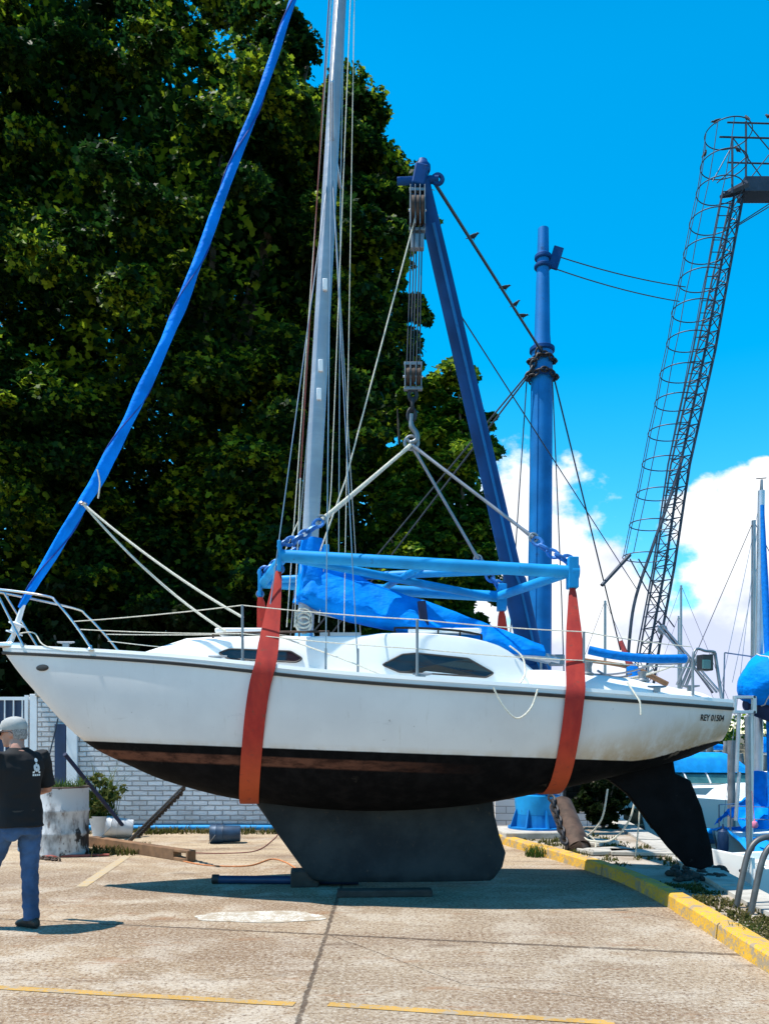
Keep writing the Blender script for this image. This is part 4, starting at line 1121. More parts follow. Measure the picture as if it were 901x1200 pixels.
# shrouds, stays and halyards
mh = mast_at(10.9)
def line(name, a, b, r=.006, mat=None, s=0):
    return obj(name, MB().tube(sag(a,b,s,8) if s else [a,b], r, 6), mat or M['wire'], yacht)
for sgn in (-1,1):
    q = mast_at(7.9)+Vector((.05,sgn*.75,.05))
    line('shroud', q, Vector((-.55,YC+sgn*1.02,2.25))); line('shroud', q, mh)
    line('shroud', mast_at(7.8), Vector((-.25,YC+sgn*1.0,2.25))); line('shroud', mast_at(7.8), Vector((-1.15,YC+sgn*.95,2.3)))
    for x in (-.55,-.25,-1.15): 
        obj('turnbuckle', MB().tube([(x,YC+sgn*(1.02 if x == -.55 else 1.0 if x == -.25 else .95),2.16),(x,YC+sgn*(1.0 if x == -.55 else .98 if x == -.25 else .93),2.42)], .011, 8), M['galv'], yacht)
line('halyard', mast_at(10.6)+Vector((-.10,-.08,0)), P(352,560,8.5), .007, M['rope_red']); line('halyard', P(352,560,8.5), P(345,735,8.45), .007, M['rope'])
line('halyard', mast_at(10.6)+Vector((.10,-.09,0)), P(388,575,8.5), .006, M['rope'])
line('halyard', P(388,575,8.5), mast_at(2.8)+Vector((.15,-.1,0)), .006, M['rope'])
line('halyard', mast_at(10.6)+Vector((-.08,.05,0)), P(336,735,8.6), .006, M['rope'])
line('topping_lift', mast_at(10.8)+Vector((.1,0,0)), P(403,745,8.3), .005, M['rope'])
line('halyard', P(350,610,8.5), P(330,655,8.4), .006, M['rope'])
rg = random.Random(5)
mb = MB()
for k in range(3):
    c = P(356,722+k*5,YC-.12); mb.torus(c,.08,.012,Matrix.Rotation(R(90),3,'X') @ Matrix.Rotation(.3*k,3,'Z'),18,6,1.0)
obj('coiled_halyard', mb, M['rope'], yacht)
# lettering on the quarter
def text_mesh(body, size):
    cu = bpy.data.curves.new('t','FONT'); cu.body = body; cu.size = size; cu.align_x = 'CENTER'; cu.align_y = 'CENTER'; cu.extrude = 0; cu.resolution_u = 4; cu.offset = .0022
    o = bpy.data.objects.new('t', cu); COL.objects.link(o); bpy.context.view_layer.update()
    me = bpy.data.meshes.new_from_object(o.evaluated_get(bpy.context.evaluated_depsgraph_get()))
    bpy.data.objects.remove(o); bpy.data.curves.remove(cu)
    vs = [tuple(v.co) for v in me.vertices]; fs = [tuple(p.vertices) for p in me.polygons]; bpy.data.meshes.remove(me)
    return vs, fs
vs, fs = text_mesh('REY 01504', .082)
wid = max(v[0] for v in vs)-min(v[0] for v in vs); k = .262/wid
mb = MB(); ctr = P(840.5,841.5,7.75)
out = []
for v in vs:
    x = ctr.x+v[0]*k; z = ctr.z+v[1]*1.0-.02*(v[0]*k); out.append((x, YC-half_at(x,z)-.006, z))
mb.add(out, fs); obj('registration_lettering', mb, M['black_rubber'], yacht, smooth=False)

# ================================================================== SLINGS, LIFTING FRAME, BRIDLE
NL, NRt = Vector((-1.02,7.9,3.36)), Vector((1.83,7.9,3.20))
FL, FR = Vector((-1.41,9.2,3.36)), Vector((1.33,9.2,3.20))
def sling(label, near_top, far_top, xn, xb, xf, w):
    mid = []
    NTT = 20
    for j in range(NTT+1):
        th = lerp(.0, math.pi/2, j/NTT); x = lerp(xn, xb, (j/NTT)**.8)
        y, z = sec(s_of(x), th); mid.append((Vector((x, YC-y, z)), th))
    for j in range(NTT-1,-1,-1):
        th = lerp(.0, math.pi/2, j/NTT); x = lerp(xf, xb, (j/NTT)**.8)
        y, z = sec(s_of(x), th); mid.append((Vector((x, YC+y, z)), th))
    pts = [p for p,_ in mid]
    # push outwards a little so that the webbing lies on the paint and the rail
    cpt = Vector((0,YC,1.9)); res = []
    for i,p in enumerate(pts):
        t = pts[min(i+1,len(pts)-1)]-pts[max(i-1,0)]; n = Vector((0,-t.z,t.y)).normalized()
        if n.dot(Vector((0,p.y-YC,p.z-1.9))) < 0: n = -n
        e = .028 if 6 < i < len(pts)-7 else .044
        res.append(p+n*e)
    def lead(top, side, x):
        y0 = res[0] if side < 0 else res[-1]
        return [top.lerp(y0, q) for q in (0,.06,.2,.4,.6,.8,.93)]
    A = lead(near_top,-1,xn); B = lead(far_top,1,xf)[::-1]
    path = A+res+B; n = len(path)
    for _ in range(1): path = [path[0]]+[(path[i-1]+path[i]*2+path[i+1])/4 if 4 < i < n-5 else path[i] for i in range(1,n-1)]+[path[-1]]; rings = []; ws = []
    for i,p in enumerate(path):
        if i < 7: ww = interp([0,.06,.2,.4,.6,.8,.93][i],[0,.06,.2,.45,.8,1],[.05,.075,.10,.15,w,w])
        elif i >= n-7: ww = interp([0,.06,.2,.4,.6,.8,.93][n-1-i],[0,.06,.2,.45,.8,1],[.05,.085,.12,.185,w,w])
        else: ww = w
        t = (path[min(i+1,n-1)]-path[max(i-1,0)]).normalized()
        ex = Vector((1,0,0)); ex = (ex-t*ex.dot(t)).normalized(); nn = t.cross(ex)
        h = .004+.018*max(0,1-ww/w)
        rings.append([p-ex*ww/2-nn*h, p-ex*ww*.25-nn*h*1.3, p+ex*ww*.25-nn*h*1.3, p+ex*ww/2-nn*h, p+ex*ww/2+nn*h, p+ex*ww*.25+nn*h*1.3, p-ex*ww*.25+nn*h*1.3, p-ex*ww/2+nn*h])
    t_ = thing('lifting_sling', label, 'sling', (path[n//2].x,YC,path[n//2].z), 'red lifting slings under the hull')
    obj('webbing', MB().loft(rings), M['strap_red'], t_, angle=60)
    for top in (near_top, far_top):
        obj('shackle', MB().torus(top+Vector((0,0,.03)), .038,.012,Matrix.Rotation(R(90),3,'X')), M['galv'], t_)
    return t_
sling('wide red webbing sling round the forward hull by the mast', NL+Vector((-.01,0,-.16)), FL+Vector((0,0,-.16)), -1.10, -1.42, -1.36, .195)
sling('wide red webbing sling round the aft hull by the cockpit', NRt+Vector((0,0,-.16)), FR+Vector((0,0,-.16)), 1.76, 1.68, 1.45, .175)
fr = thing('lifting_spreader', 'light blue steel spreader frame hanging over the yacht cabin', 'lifting spreader', ((NL+FR)/2)-Vector((0,0,.1)))
def ft(name, a, b, r): return obj(name, MB().tube([a,b], r, 16), M['frame_blue'], fr)
ft('side_beam', NL, NRt, .062); ft('side_beam', FL, FR, .062)
ft('end_beam', NL+Vector((.04,.02,0)), FL+Vector((.04,-.02,0)), .05); ft('end_beam', NRt+Vector((-.04,.02,0)), FR+Vector((-.04,-.02,0)), .05)
ft('diagonal_brace', NL.lerp(NRt,.05)+Vector((0,0,-.02)), FR+Vector((-.05,0,-.02)), .042); ft('diagonal_brace', FL+Vector((.05,0,.03)), NRt.lerp(NL,.05)+Vector((0,0,.03)), .042)
ft('cross_strut', NL.lerp(NRt,.5), FL.lerp(FR,.5), .035)
for c in (NL,NRt,FL,FR):
    p = obj('corner_plate', MB().box(c+Vector((0,0,-.01)),(.035 if c in (NL,FL) else .10,.13,.30)), M['frame_blue'], fr, smooth=False, bevel=.008)
    obj('lug', MB().torus(c+Vector((0,0,-.13)), .035,.014,Matrix.Rotation(R(90),3,'X')), M['chain_blue'], p)
obj('lug', MB().box(NL.lerp(NRt,.16)+Vector((0,0,.085)),(.05,.03,.10)), M['frame_blue'], fr, smooth=False, bevel=.006)
obj('end_cap', MB().tube([NRt+Vector((-.01,0,0)),NRt+Vector((.06,0,0))],.07,18), M['frame_blue'], fr)
RING = P(482,521,8.55)
br = thing('bridle', 'four leg wire bridle spreading from the crane hook to the blue frame', 'bridle', RING)
obj('master_link', MB().torus(RING+Vector((0,0,.02)), .07,.018,Matrix.Rotation(R(90),3,'X'),20,8), M['galv'], br)
for c, pj in ((NL,P(374,610,8.05)),(FL,P(372,616,9.05)),(NRt,P(627,628,8.05)),(FR,P(556,652,9.05))):
    e = RING.lerp(c,.72)
    if c == NL: e = P(377,609,8.05)
    if c == FL: e = P(366,622,9.05)
    if c == NRt: e = P(625,630,8.05)
    if c == FR: e = P(560,655,9.1)
    l = obj('bridle_leg', MB().tube([RING,RING.lerp(e,.12),RING.lerp(e,.9),e],[.024,.017,.017,.024], 8), M['rope'] if c in (NL,FL) else M['wire'], br)
    obj('leg_chain', MB().chain(e, c+Vector((0,0,.12)), .11,.075,.016,.05), M['chain_blue'], l)
    obj('leg_shackle', MB().torus(e,.04,.013,Matrix.Rotation(R(90),3,'X')), M['galv'], l)

# ================================================================== THE CRANE
PB = Vector((2.45,13.0,0))
crane = thing('derrick_crane', 'tall blue derrick post with a long boom leaning over the yacht', 'crane', (PB.x,PB.y,.18))
PTOP = P(636.5,268,13.0)
def post_at(z): return PB.lerp(PTOP, z/PTOP.z)
post = obj('post', MB().tube([post_at(.9),post_at(3),post_at(6),post_at(7.85)], [.205,.195,.178,.170], 28), M['post_blue'], crane)
obj('upper_post', MB().tube([post_at(7.85),post_at(8.1),post_at(PTOP.z)], [.15,.125,.085], 24), M['post_blue'], crane)
obj('weld_seam', MB().tube([post_at(1)+Vector((-.10,-.175,0)),post_at(7.8)+Vector((-.09,-.145,0))], .014, 6), M['post_blue'], post)
mb = MB(); mb.lathe([(.34,.0),(.36,.18),(.36,.30),(.29,.32),(.29,.38),(.335,.40),(.335,.62),(.28,.66),(.20,.70)], (PB.x,PB.y,.42), 28)
obj('pedestal', mb, M['frame_blue'], crane, angle=30)
mb = MB(); mb.lathe([(.47,.0),(.47,.035),(.36,.04),(.335,.26)], (PB.x,PB.y,.185), 28)
for k in range(8):
    a = k*math.pi/4+.2; d = Vector((math.cos(a),math.sin(a),0)); b = PB+Vector((0,0,.22)); n = Vector((-d.y,d.x,0))*.012
    q = [b+d*.32, b+d*.46, b+d*.36+Vector((0,0,.28)), b+d*.32+Vector((0,0,.28))]
    mb.prism([p-n for p in q], n*2)
obj('base_flange', mb, M['post_blue'], crane, smooth=False)
def collar(z, r, h):
    p = post_at(z); mb = MB(); mb.lathe([(r*.9,-h/2),(r,-h/2+.015),(r,h/2-.015),(r*.9,h/2)], p, 26); return obj('collar', mb, M['boom_blue'], crane, angle=30)
collar(7.86,.20,.08); collar(7.45,.21,.10); collar(9.35,.135,.07); collar(9.2,.14,.06)
for zz, rr_ in ((7.68,.20),(7.42,.23)):
    mb = MB(); p = post_at(zz); prev = None
    for k in range(20):
        a, b = 2*math.pi*k/20, 2*math.pi*(k+1)/20
        mb.torus(p+Vector((rr_*math.cos(a),rr_*math.sin(a),.03*math.sin(3*a))), .04,.016, Matrix.Rotation(a+1.57,3,'Z') @ Matrix.Rotation((k % 2)*1.57,3,'X'),10,5,1.3)
    obj('collar_chain', mb, M['chain_dark'], crane)
pl = P(648,302,12.95)
obj('stay_plate', MB().box(post_at(9.28)+Vector((.20,-.02,.05)),(.16,.05,.36),mat=Matrix.Rotation(.3,3,'Y')), M['boom_blue'], crane, smooth=False, bevel=.01)
# boom
BF, BT = Vector((2.70,12.45,.95)), P(494,212,8.62)
bd = (BT-BF).normalized()
boom = obj('boom', MB().tube([BF.lerp(BT,q) for q in (0,.05,.42,.43,.9,1)], [.13,.165,.165,.128,.098,.085], 20), M['boom_blue'], crane)
sd = bd.cross(Vector((0,1,0))).normalized(); nf = bd.cross(sd)
if nf.y > 0: nf = -nf
obj('boom_conduit', MB().tube([BF.lerp(BT,.1)+nf*.17-sd*.03,BF.lerp(BT,.42)+nf*.17-sd*.03,BF.lerp(BT,.45)+nf*.13,BF.lerp(BT,.95)+nf*.1], .018, 8), M['post_blue'], boom)
obj('boom_sleeve', MB().tube([BF.lerp(BT,.24),BF.lerp(BT,.27)], .185, 20), M['boom_blue'], boom)
obj('boom_heel', MB().box(BF+Vector((-.08,.2,.0)),(.30,.30,.30)), M['boom_blue'], crane, smooth=False, bevel=.02)
obj('boom_stop', MB().tube([BF.lerp(BT,.05),PB+Vector((.15,-.2,.8))],.05,10), M['boom_blue'], crane)
bh = obj('boom_head', MB().box(BT+Vector((-.02,0,.02)),(.14,.20,.22),mat=Matrix.Rotation(.2,3,'Y')), M['boom_blue'], crane, smooth=False, bevel=.015)
obj('head_cap', MB().lathe([(.075,0),(.085,.02),(.085,.06),(.06,.09),(.05,.12)], BT+Vector((.01,0,.10)), 16), M['boom_blue'], bh)
obj('head_pin', MB().tube([BT+Vector((-.26,0,-.0)),BT+Vector((.18,0,.02))], .04, 12), M['boom_blue'], bh)
obj('head_ring', MB().torus(BT+Vector((.17,0,.02)),.05,.025,Matrix.Rotation(R(90),3,'X')), M['boom_blue'], bh)
def cable(name, a, b, r=.009, s=0, mat=None, par=None): return obj(name, MB().tube(sag(a,b,s,10) if s else [a,b], r, 7), mat or M['darkwire'], par or crane)
stay_a, stay_b = BT+Vector((.14,0,-.02)), post_at(7.75)+Vector((-.05,-.2,0))
cable('boom_stay', stay_a, stay_b, .019)
cable('post_guy', post_at(7.4)+Vector((.2,0,0)), P(727,762,14.6), .013); cable('post_guy', post_at(7.4)+Vector((-.24,0,0)), P(601,690,12.9), .010)
cable('post_guy', P(601,690,12.9), P(597,760,12.9), .010)
cable('post_guy', post_at(7.3)+Vector((.13,-.2,0)), P(658,700,12.7), .010); cable('post_guy', P(658,700,12.7), P(661,800,12.7), .010)
cable('post_guy', post_at(7.5)+Vector((-.2,-.05,0)), P(300,822,14.3), .014); cable('post_guy', post_at(7.5)+Vector((-.15,-.15,0)), P(322,830,14.2), .014)
cable('boom_guy', BF.lerp(BT,.86), P(747,692,15.0), .008)
cable('tower_line', post_at(9.34)+Vector((.26,0,.02)), P(803,336,15.0), .009, .05); cable('tower_line', post_at(9.16)+Vector((.22,0,0)), P(796,353,15.0), .009, .05)
obj('stay_chain', MB().chain(stay_b+Vector((-.02,0,.05)), post_at(7.45)+Vector((-.26,-.1,-.1)), .12,.08,.018), M['chain_dark'], crane)
# hoist tackle
UB = P(489,246,8.58); LBk = P(484,441,8.55)
def block(name, c, w, h, label, nsh=3):
    t = thing(name, label, 'pulley block', (c.x,c.y,c.z-h/2), 'pulley blocks of the hoist tackle')
    for i in range(nsh):
        x = c.x+(i-(nsh-1)/2)*w/nsh
        obj('sheave', MB().tube([Vector((x-w/nsh*.3,c.y,c.z)),Vector((x+w/nsh*.3,c.y,c.z))], h*.33, 20), M['rust'], t)
    mb = MB()
    for i in range(nsh+1):
        x = c.x+(i-nsh/2)*w/nsh; mb.box((x,c.y,c.z),(.010,h*.5,h*.98))
    for zz in (-.5,.5): mb.box((c.x,c.y,c.z+zz*h),(w*1.15,.05,.035))
    obj('cheek_plates', mb, M['galv'], t, smooth=False, bevel=.004)
    mb = MB(); mb.tube([Vector((c.x-w*.62,c.y,c.z)),Vector((c.x+w*.62,c.y,c.z))], .014, 10); obj('axle', mb, M['steel'], t)
    return t
ub = block('upper_block', UB, .15, .42, 'three sheave pulley block hanging below the tip of the boom')
obj('hanger', MB().tube([UB+Vector((0,0,.2)),BT+Vector((-.03,0,-.05))], .03, 8), M['chain_dark'], ub)
obj('lower_plate', MB().box(UB+Vector((0,0,-.34)),(.14,.07,.16)), M['galv'], ub, smooth=False, bevel=.01)
lb = block('lower_block', LBk, .17, .26, 'three sheave pulley block low in the tackle above the hook')
obj('swivel_chain', MB().chain(LBk+Vector((0,0,-.14)), RING+Vector((0,0,.26)), .12,.08,.02), M['chain_dark'], lb)
hk = obj('hook', MB().tube(spline([RING+Vector((0,0,.32)),RING+Vector((0,0,.2)),RING+Vector((.05,0,.12)),RING+Vector((.055,0,.05)),RING+Vector((.0,0,.02)),RING+Vector((-.05,0,.06))],6), [.026]*6+[.030]*20+[.02]*5, 10), M['galv'], lb)
mb = MB()
for i in range(5):
    x = (i-2)*.034; mb.tube([UB+Vector((x*.8,(-1)**i*.05,-.1)),LBk+Vector((x,(-1)**i*.05,.05))], .008, 6)
cr = obj('hoist_ropes', mb, M['darkwire']); tag(cr, 'bundle of dark hoist ropes between the two pulley blocks', 'rope')
cf = obj('hoist_fall', MB().tube([UB+Vector((-.02,-.06,-.1)),P(405,562,8.55),P(373,652,8.5)], .009, 6), M['rope']); tag(cf, 'thin pale rope running slanted from the boom tip block to the mast', 'rope')
# ================================================================== CAGED LADDER TOWER
TD = 15.0
tw = thing('ladder_tower', 'leaning lattice tower with a hooped ladder cage and top platform', 'tower', P(757,875,TD)*1.0)
def tl(name, pts, r, mat=None): return obj(name, MB().tube(pts, r, 7), mat or M['tower'], tw)
M['tower'] = pm('dark_tower_steel', (.035,.045,.065), .5, .4, .3, 4)
legR = [P(872,222,TD),P(854,320,TD),P(838,410,TD),P(808,545,TD),P(790,665,TD),P(774,750,TD),P(766,800,TD),P(756,880,TD)]
legL = [P(861,226,TD-.1),P(843,320,TD-.1),P(826,412,TD-.1),P(797,545,TD-.1),P(779,668,TD-.1),P(763,752,TD-.1),P(755,800,TD-.1),P(745,880,TD-.1)]
legB = [P(856,236,TD+.25),P(836,320,TD+.25),P(816,412,TD+.25),P(786,545,TD+.25),P(767,668,TD+.25),P(752,752,TD+.25),P(744,800,TD+.25),P(734,880,TD+.25)]
tl('tower_leg', legR, .026); tl('tower_leg', legL, .026); tl('tower_leg', legB, .018)
def along(path, t):
    n = len(path)-1; zt = path[0].z; zb_ = path[-1].z; z = lerp(zt, zb_, t)
    for i in range(n):
        if path[i].z >= z >= path[i+1].z-1e-6:
            return path[i].lerp(path[i+1], (path[i].z-z)/(path[i].z-path[i+1].z))
    return path[-1]
mb = MB(); K = 36
for k in range(K):
    a, b = k/K, (k+1)/K
    for u, v in ((legL,legB),(legB,legR),(legR,legL)):
        p, q = (u,v) if k % 2 else (v,u)
        mb.tube([along(p,a), along(q,b)], .010, 5); mb.tube([along(u,b),along(v,b)], .009, 5)
obj('lattice_bracing', mb, M['tower'], tw)
fl = [P(800,535,TD-.25),P(786,580,TD-.3),P(765,640,TD-.35),P(745,700,TD-.4),P(738,745,TD-.4),P(735,800,TD-.4),P(734,880,TD-.4)]
tl('bent_strut', spline(fl,5), .030)
hoops = [(828,152),(823,188),(818,219),(810,255),(803,290),(797,325),(789,361),(783,397),(775,434),(769,468),(761,504),(754,540),(747,576),(739,612),(731,650)]
hr = .40; cen = []
proto = None
for (px,py) in hoops:
    c = P(px+25.3,py+(3 if py > 300 else 4),TD-.35); cen.append(c)
    tl_ = obj('cage_hoop', MB().torus(c, hr, .0095, Matrix.Rotation(R(3),3,'Y'), 36, 6), M['tower'], tw)
for k, ang in enumerate((180,222,138,262)):
    a = R(ang); r = .0075
    pts = [c+Vector((hr*math.cos(a),hr*math.sin(a),-.021*math.cos(a))) for c in cen]
    if k == 3: pts = pts[:12]
    tl('cage_rail', pts, r)
for k in range(46):
    p = along(legL,k/46); tl('ladder_rung', [p+Vector((-.24,-.05,0)),p+Vector((.0,-.05,0))], .008)
tl('ladder_stile', [p+Vector((-.24,-.05,0)) for p in legL], .016)
# platform top
pa, pb_ = P(868,222,TD), P(960,222,TD)
obj('platform_beam', MB().box((pa+pb_)/2,(abs(pb_.x-pa.x),.34,.28)), M['tower'], tw, smooth=False, bevel=.01)
obj('beam_nose', MB().tube([pa+Vector((.05,-.1,0)),pa+Vector((-.22,-.1,-.12)),pa+Vector((-.42,-.1,-.2))],[.10,.08,.03],8), M['tower'], tw)
for (x0,y0,x1,y1,d) in ((858,160,858,226,TD-.4),(874,142,874,215,TD+.4),(930,142,930,215,TD+.4),(930,160,930,226,TD-.4)): tl('platform_post', [P(x0,y0,d),P(x1,y1,d)], .020)
for (y,d,x0) in ((143,TD+.4,852),(160,TD-.4,843),(190,TD+.4,852)):
    tl('platform_rail', [P(x0,y,d),P(960,y+3,d)], .016)
for (a,b) in (((874,142),(932,212)),((858,160),(898,215)),((874,215),(932,142)),((858,170),(835,212)),((874,184),(840,214)),((862,264),(930,220)),((858,268),(934,222))):
    tl('platform_brace', [P(*a,TD-.0),P(*b,TD-.0)], .010)
tl('loose_plate', [P(738,650,TD-.7),P(705,686,TD-.9)], .035)
tl('tower_brace', [P(738,655,TD-.6),P(757,690,TD-.3),P(790,735,TD-.1)], .012); tl('tower_brace', [P(748,655,TD-.6),P(775,700,TD-.2)], .012)
# pulley and backstays of the tower
obj('tower_pulley', MB().tube([P(776,738,TD-.15),P(776,738,TD-.28)], .09, 16), M['galv'], tw)
tl('tower_guy', [P(771,728,TD-.2),P(800,765,TD-.5),P(835,812,TD-1.0)], .020)
# ---------------- birds
def bird(label, pos, rz, pitch, group, size=.17):
    mb = MB(); m = Matrix.Rotation(rz,3,'Z') @ Matrix.Rotation(-pitch,3,'Y'); k = size/.17
    ax = [(-.20,.010,.006,0),(-.13,.020,.010,.0),(-.08,.03,.028,.0),(-.02,.046,.050,.002),(.04,.042,.046,.010),(.075,.028,.030,.020),(.10,.030,.032,.036),(.125,.022,.022,.038),(.142,.008,.008,.034),(.170,.002,.002,.028)]
    rings = [[m @ Vector((x*k,w*math.cos(q)*k,(z+h*math.sin(q))*k))+pos for q in [2*math.pi*i/10 for i in range(10)]] for x,w,h,z in ax]
    mb.loft(rings)
    for s_ in (-1,1):
        rings = [[m @ Vector((x*k,(s_*(.040+w*math.cos(q)*.2))*k,(z+h*math.sin(q))*k))+pos for q in [2*math.pi*i/8 for i in range(8)]] for x,w,h,z in ((-.15,.02,.004,.012),(-.08,.03,.018,.012),(0,.04,.030,.012),(.05,.03,.020,.018),(.065,.01,.006,.02))]
        mb.loft(rings)
        mb.tube([m @ Vector((.0,s_*.018*k,-.035*k))+pos, pos+m @ Vector((.01*k,s_*.018*k,0))+Vector((0,0,-.085*k))], .004, 5)
    o = obj('bird', mb, M['bird']); return tag(o, label, 'bird', group)
for (q,rz,pt,lab) in ((.265,0.1,.35,'small dark bird perched alone highest on the slanting crane stay'),(.555,.2,.2,'small dark bird on the crane stay, upper one of the lower three'),(.665,.1,.5,'small dark bird on the crane stay, middle one of the lower three'),(.75,0,-.1,'small dark bird on the crane stay, lowest and nearest the post')):
    bird(lab, stay_a.lerp(stay_b,q)+Vector((.02,0,.065)), rz, pt, 'birds on the crane stay', .088)
for (px,py,d,rz,pt,lab) in ((839,145,TD-.4,2.9,-.2,'dark bird at the left bend of the tower top rail'),(875,141,TD+.4,1.9,.8,'dark bird upright on the corner post of the tower top'),(826,183,TD-.35,.4,.9,'dark bird perched on the second cage hoop, outer edge'),(864,178,TD-.1,2.6,.9,'dark bird on the second hoop close to the platform post'),(900,139,TD+.4,2.2,.6,'dark bird on the tower top rail at the photo edge')):
    bird(lab, P(px,py,d)+Vector((0,0,.05)), rz, pt, 'birds on the ladder tower', .10)
# ================================================================== HARBOUR
def simple_hull(name, label, cat, bow, stern, beam, z_deck, z_bow, wl, mat, below=.35, group=None, bowshape=1.0, nst=24):
    """small boat hull between bow and stern points (x,y), returns the thing and a frame function"""
    bow, stern = Vector((*bow,0)), Vector((*stern,0)); ax = bow-stern; L = ax.length; ax.normalize(); sd = Vector((-ax.y,ax.x,0))
    mid = (bow+stern)/2
    t = thing(name, label, cat, (mid.x,mid.y,wl), group)
    def at(u, v, z): return stern+ax*(L*u)+sd*v+Vector((0,0,z))
    def bw(u): return beam/2*interp(u,[0,.15,.45,.7,.85,.95,1],[.86,.95,1,.86,.58,.26,.03])
    def dz(u): return interp(u,[0,.5,1],[z_deck,z_deck+.02,z_bow])
    mb = MB(); rings = []
    for i in range(nst+1):
        u = i/nst; b = bw(u); d = dz(u); k = wl-below*(1-max(0,u-.75)*2.6); r = []
        for j in range(-6,7):
            q = abs(j)/6; w = b*(q**.55)*(1 if q else 0); zz = lerp(k, d, q**1.6)
            ush = u-.06*(1-q)*(u**3)*bowshape
            r.append(at(ush, math.copysign(w,j) if j else 0, zz))
        rings.append(r)
    mb.loft(rings, False, False); n = len(rings[0]); mb.f.append(tuple(range(n))); mb.mi.append(0)
    obj('hull', mb, mat, t, angle=50)
    return t, at, bw, dz
def hull_two(name, top, low, z):
    N = NT(name); x = N.xyz(N.pos())
    c = N.mix(N.ramp(N.math('ADD',x[2],N.math('MULTIPLY_ADD',N.noise(3,5),.06,-.03)), z-.01, z+.01), low, top)
    c = N.mix(N.ramp(N.noise(2,6,.7,sc=(1,1,.5)),.58,.75), c, hsc(top,.7)); N.base(c); N.rough(.35); return N.m
def deckmesh(t, at, bw, dz, mat, camber=.06, inset=.0, name='deck', u0=0, u1=.985):
    mb = MB(); rings = []
    for i in range(25):
        u = lerp(u0,u1,i/24); b = max(.02,bw(u)-inset); rings.append([at(u,-b+2*b*k/8,dz(u)-.005+camber*(1-(k/4-1)**2)*min(1,b)) for k in range(9)])
    mb.loft(rings, False, False); return obj(name, mb, mat, t)
# motor boat with blue canopy
t, at, bw, dz = simple_hull('motor_boat', 'white motor cruiser with blue canopy and stained brown lower hull', 'motor boat', (11.9,22.6), (5.8,25.2), 2.4, .30, .46, WZ, hull_two('cruiser_hull',(.80,.80,.78),(.24,.14,.085),-.30), .4)
deckmesh(t, at, bw, dz, M['cabin_white'], .12)
def house(t, at, u0, u1, w0, w1, z0, z1, mat, name, slope=.06, n=12, round_=.12):
    mb = MB(); rings = []
    for i in range(n+1):
        q = i/n; u = lerp(u0,u1,q); w = lerp(w0,w1,q); e = min(1, min(q,1-q)/slope) if slope else 1
        zt = lerp(z0, z1, .25+.75*math.sin(min(1,e)*math.pi/2))
        rings.append([at(u,-w,z0),at(u,-w*.93,lerp(z0,zt,.7)),at(u,-w*.75,lerp(z0,zt,.95)),at(u,0,zt+.03),at(u,w*.75,lerp(z0,zt,.95)),at(u,w*.93,lerp(z0,zt,.7)),at(u,w,z0)])
    mb.loft(rings, True, True); return obj(name, mb, mat, t, angle=40)
house(t, at, .38, .92, 1.0, .45, .30, .52, M['cabin_white'], 'cabin', .25)
ws = house(t, at, .40, .80, .95, .62, .46, .80, M['glass_teal'], 'windscreen', .18)
mb = MB()
for u in (.43,.52,.61,.70,.77):
    w = lerp(.95,.62,(u-.40)/.4)
    for s_ in (-1,1): mb.tube([at(u,s_*w*1.01,.46),at(u-.015,s_*w*.96,.70),at(u-.03,s_*w*.78,.82)], .024, 6)
obj('screen_frame', mb, M['white_paint'], ws)
house(t, at, .36, .75, .95, .66, .76, 1.30, M['tarp_sky'], 'canopy', .28, 16)
house(t, at, .20, .42, .95, .95, .34, .80, M['glass_teal'], 'canopy_side', .10)
mb = MB(); mb.box(at(.80,-.66,.08),(.40,.03,.06)); obj('side_vent', mb, M['rust'], t, smooth=False)
for s_ in (-1,1):
    pts = [at(u,s_*(bw(u)-.06),dz(u)+.35) for u in (.80,.86,.93,.98)]
    obj('guard_rail', MB().tube(pts,.014,6), M['steel'], t)
    for u in (.82,.93): obj('rail_post', MB().tube([at(u,s_*(bw(u)-.06),dz(u)),at(u,s_*(bw(u)-.06),dz(u)+.35)],.012,6), M['steel'], t)
# moored yacht with blue covers at the right
t, at, bw, dz = simple_hull('moored_yacht', 'grey white moored yacht with bright blue tarpaulins at the right', 'yacht', (5.35,13.2), (12.4,15.0), 2.3, .02, .12, WZ, hull_two('moored_hull',(.60,.60,.59),(.25,.22,.2),WZ+.14), .5)
deckmesh(t, at, bw, dz, M['cabin_white'], .08)
def tarp(t, name, ridge, half, drop, mat, ruff=.05):
    """tarpaulin hung over a ridge line"""
    mb = MB(); rings = []; n = 22
    for i in range(n+1):
        p = ridge[0].lerp(ridge[1], i/n); d = (ridge[1]-ridge[0]).normalized(); s_ = Vector((d.y,-d.x,0)).normalized(); r = []
        w = half*(.75+.25*math.sin(math.pi*i/n)) if not isinstance(half,(list,tuple)) else lerp(half[0],half[1],i/n)
        for k in range(17):
            v = k/8-1; f = ruff*noise.noise(Vector((i*.45,v*2.6,drop*9)))
            r.append(p+s_*w*v*(1+f)+Vector((0,0,-drop*abs(v)**1.5+f*1.2)))
        rings.append(r)
    top_ = rings; mb.loft(rings, False, False)
    mb.loft([[q-Vector((0,0,.012)) for q in r] for r in rings], False, False)
    return obj(name, mb, mat, t)
tarp(t, 'deck_tarpaulin', [P(842,972,13.3),P(935,966,13.8)], 1.0, .32, M['tarp_sky'], .10)
tarp(t, 'folded_awning', [P(853,953,13.2),P(905,918,13.8)], .35, .22, M['sail_blue'], .08)
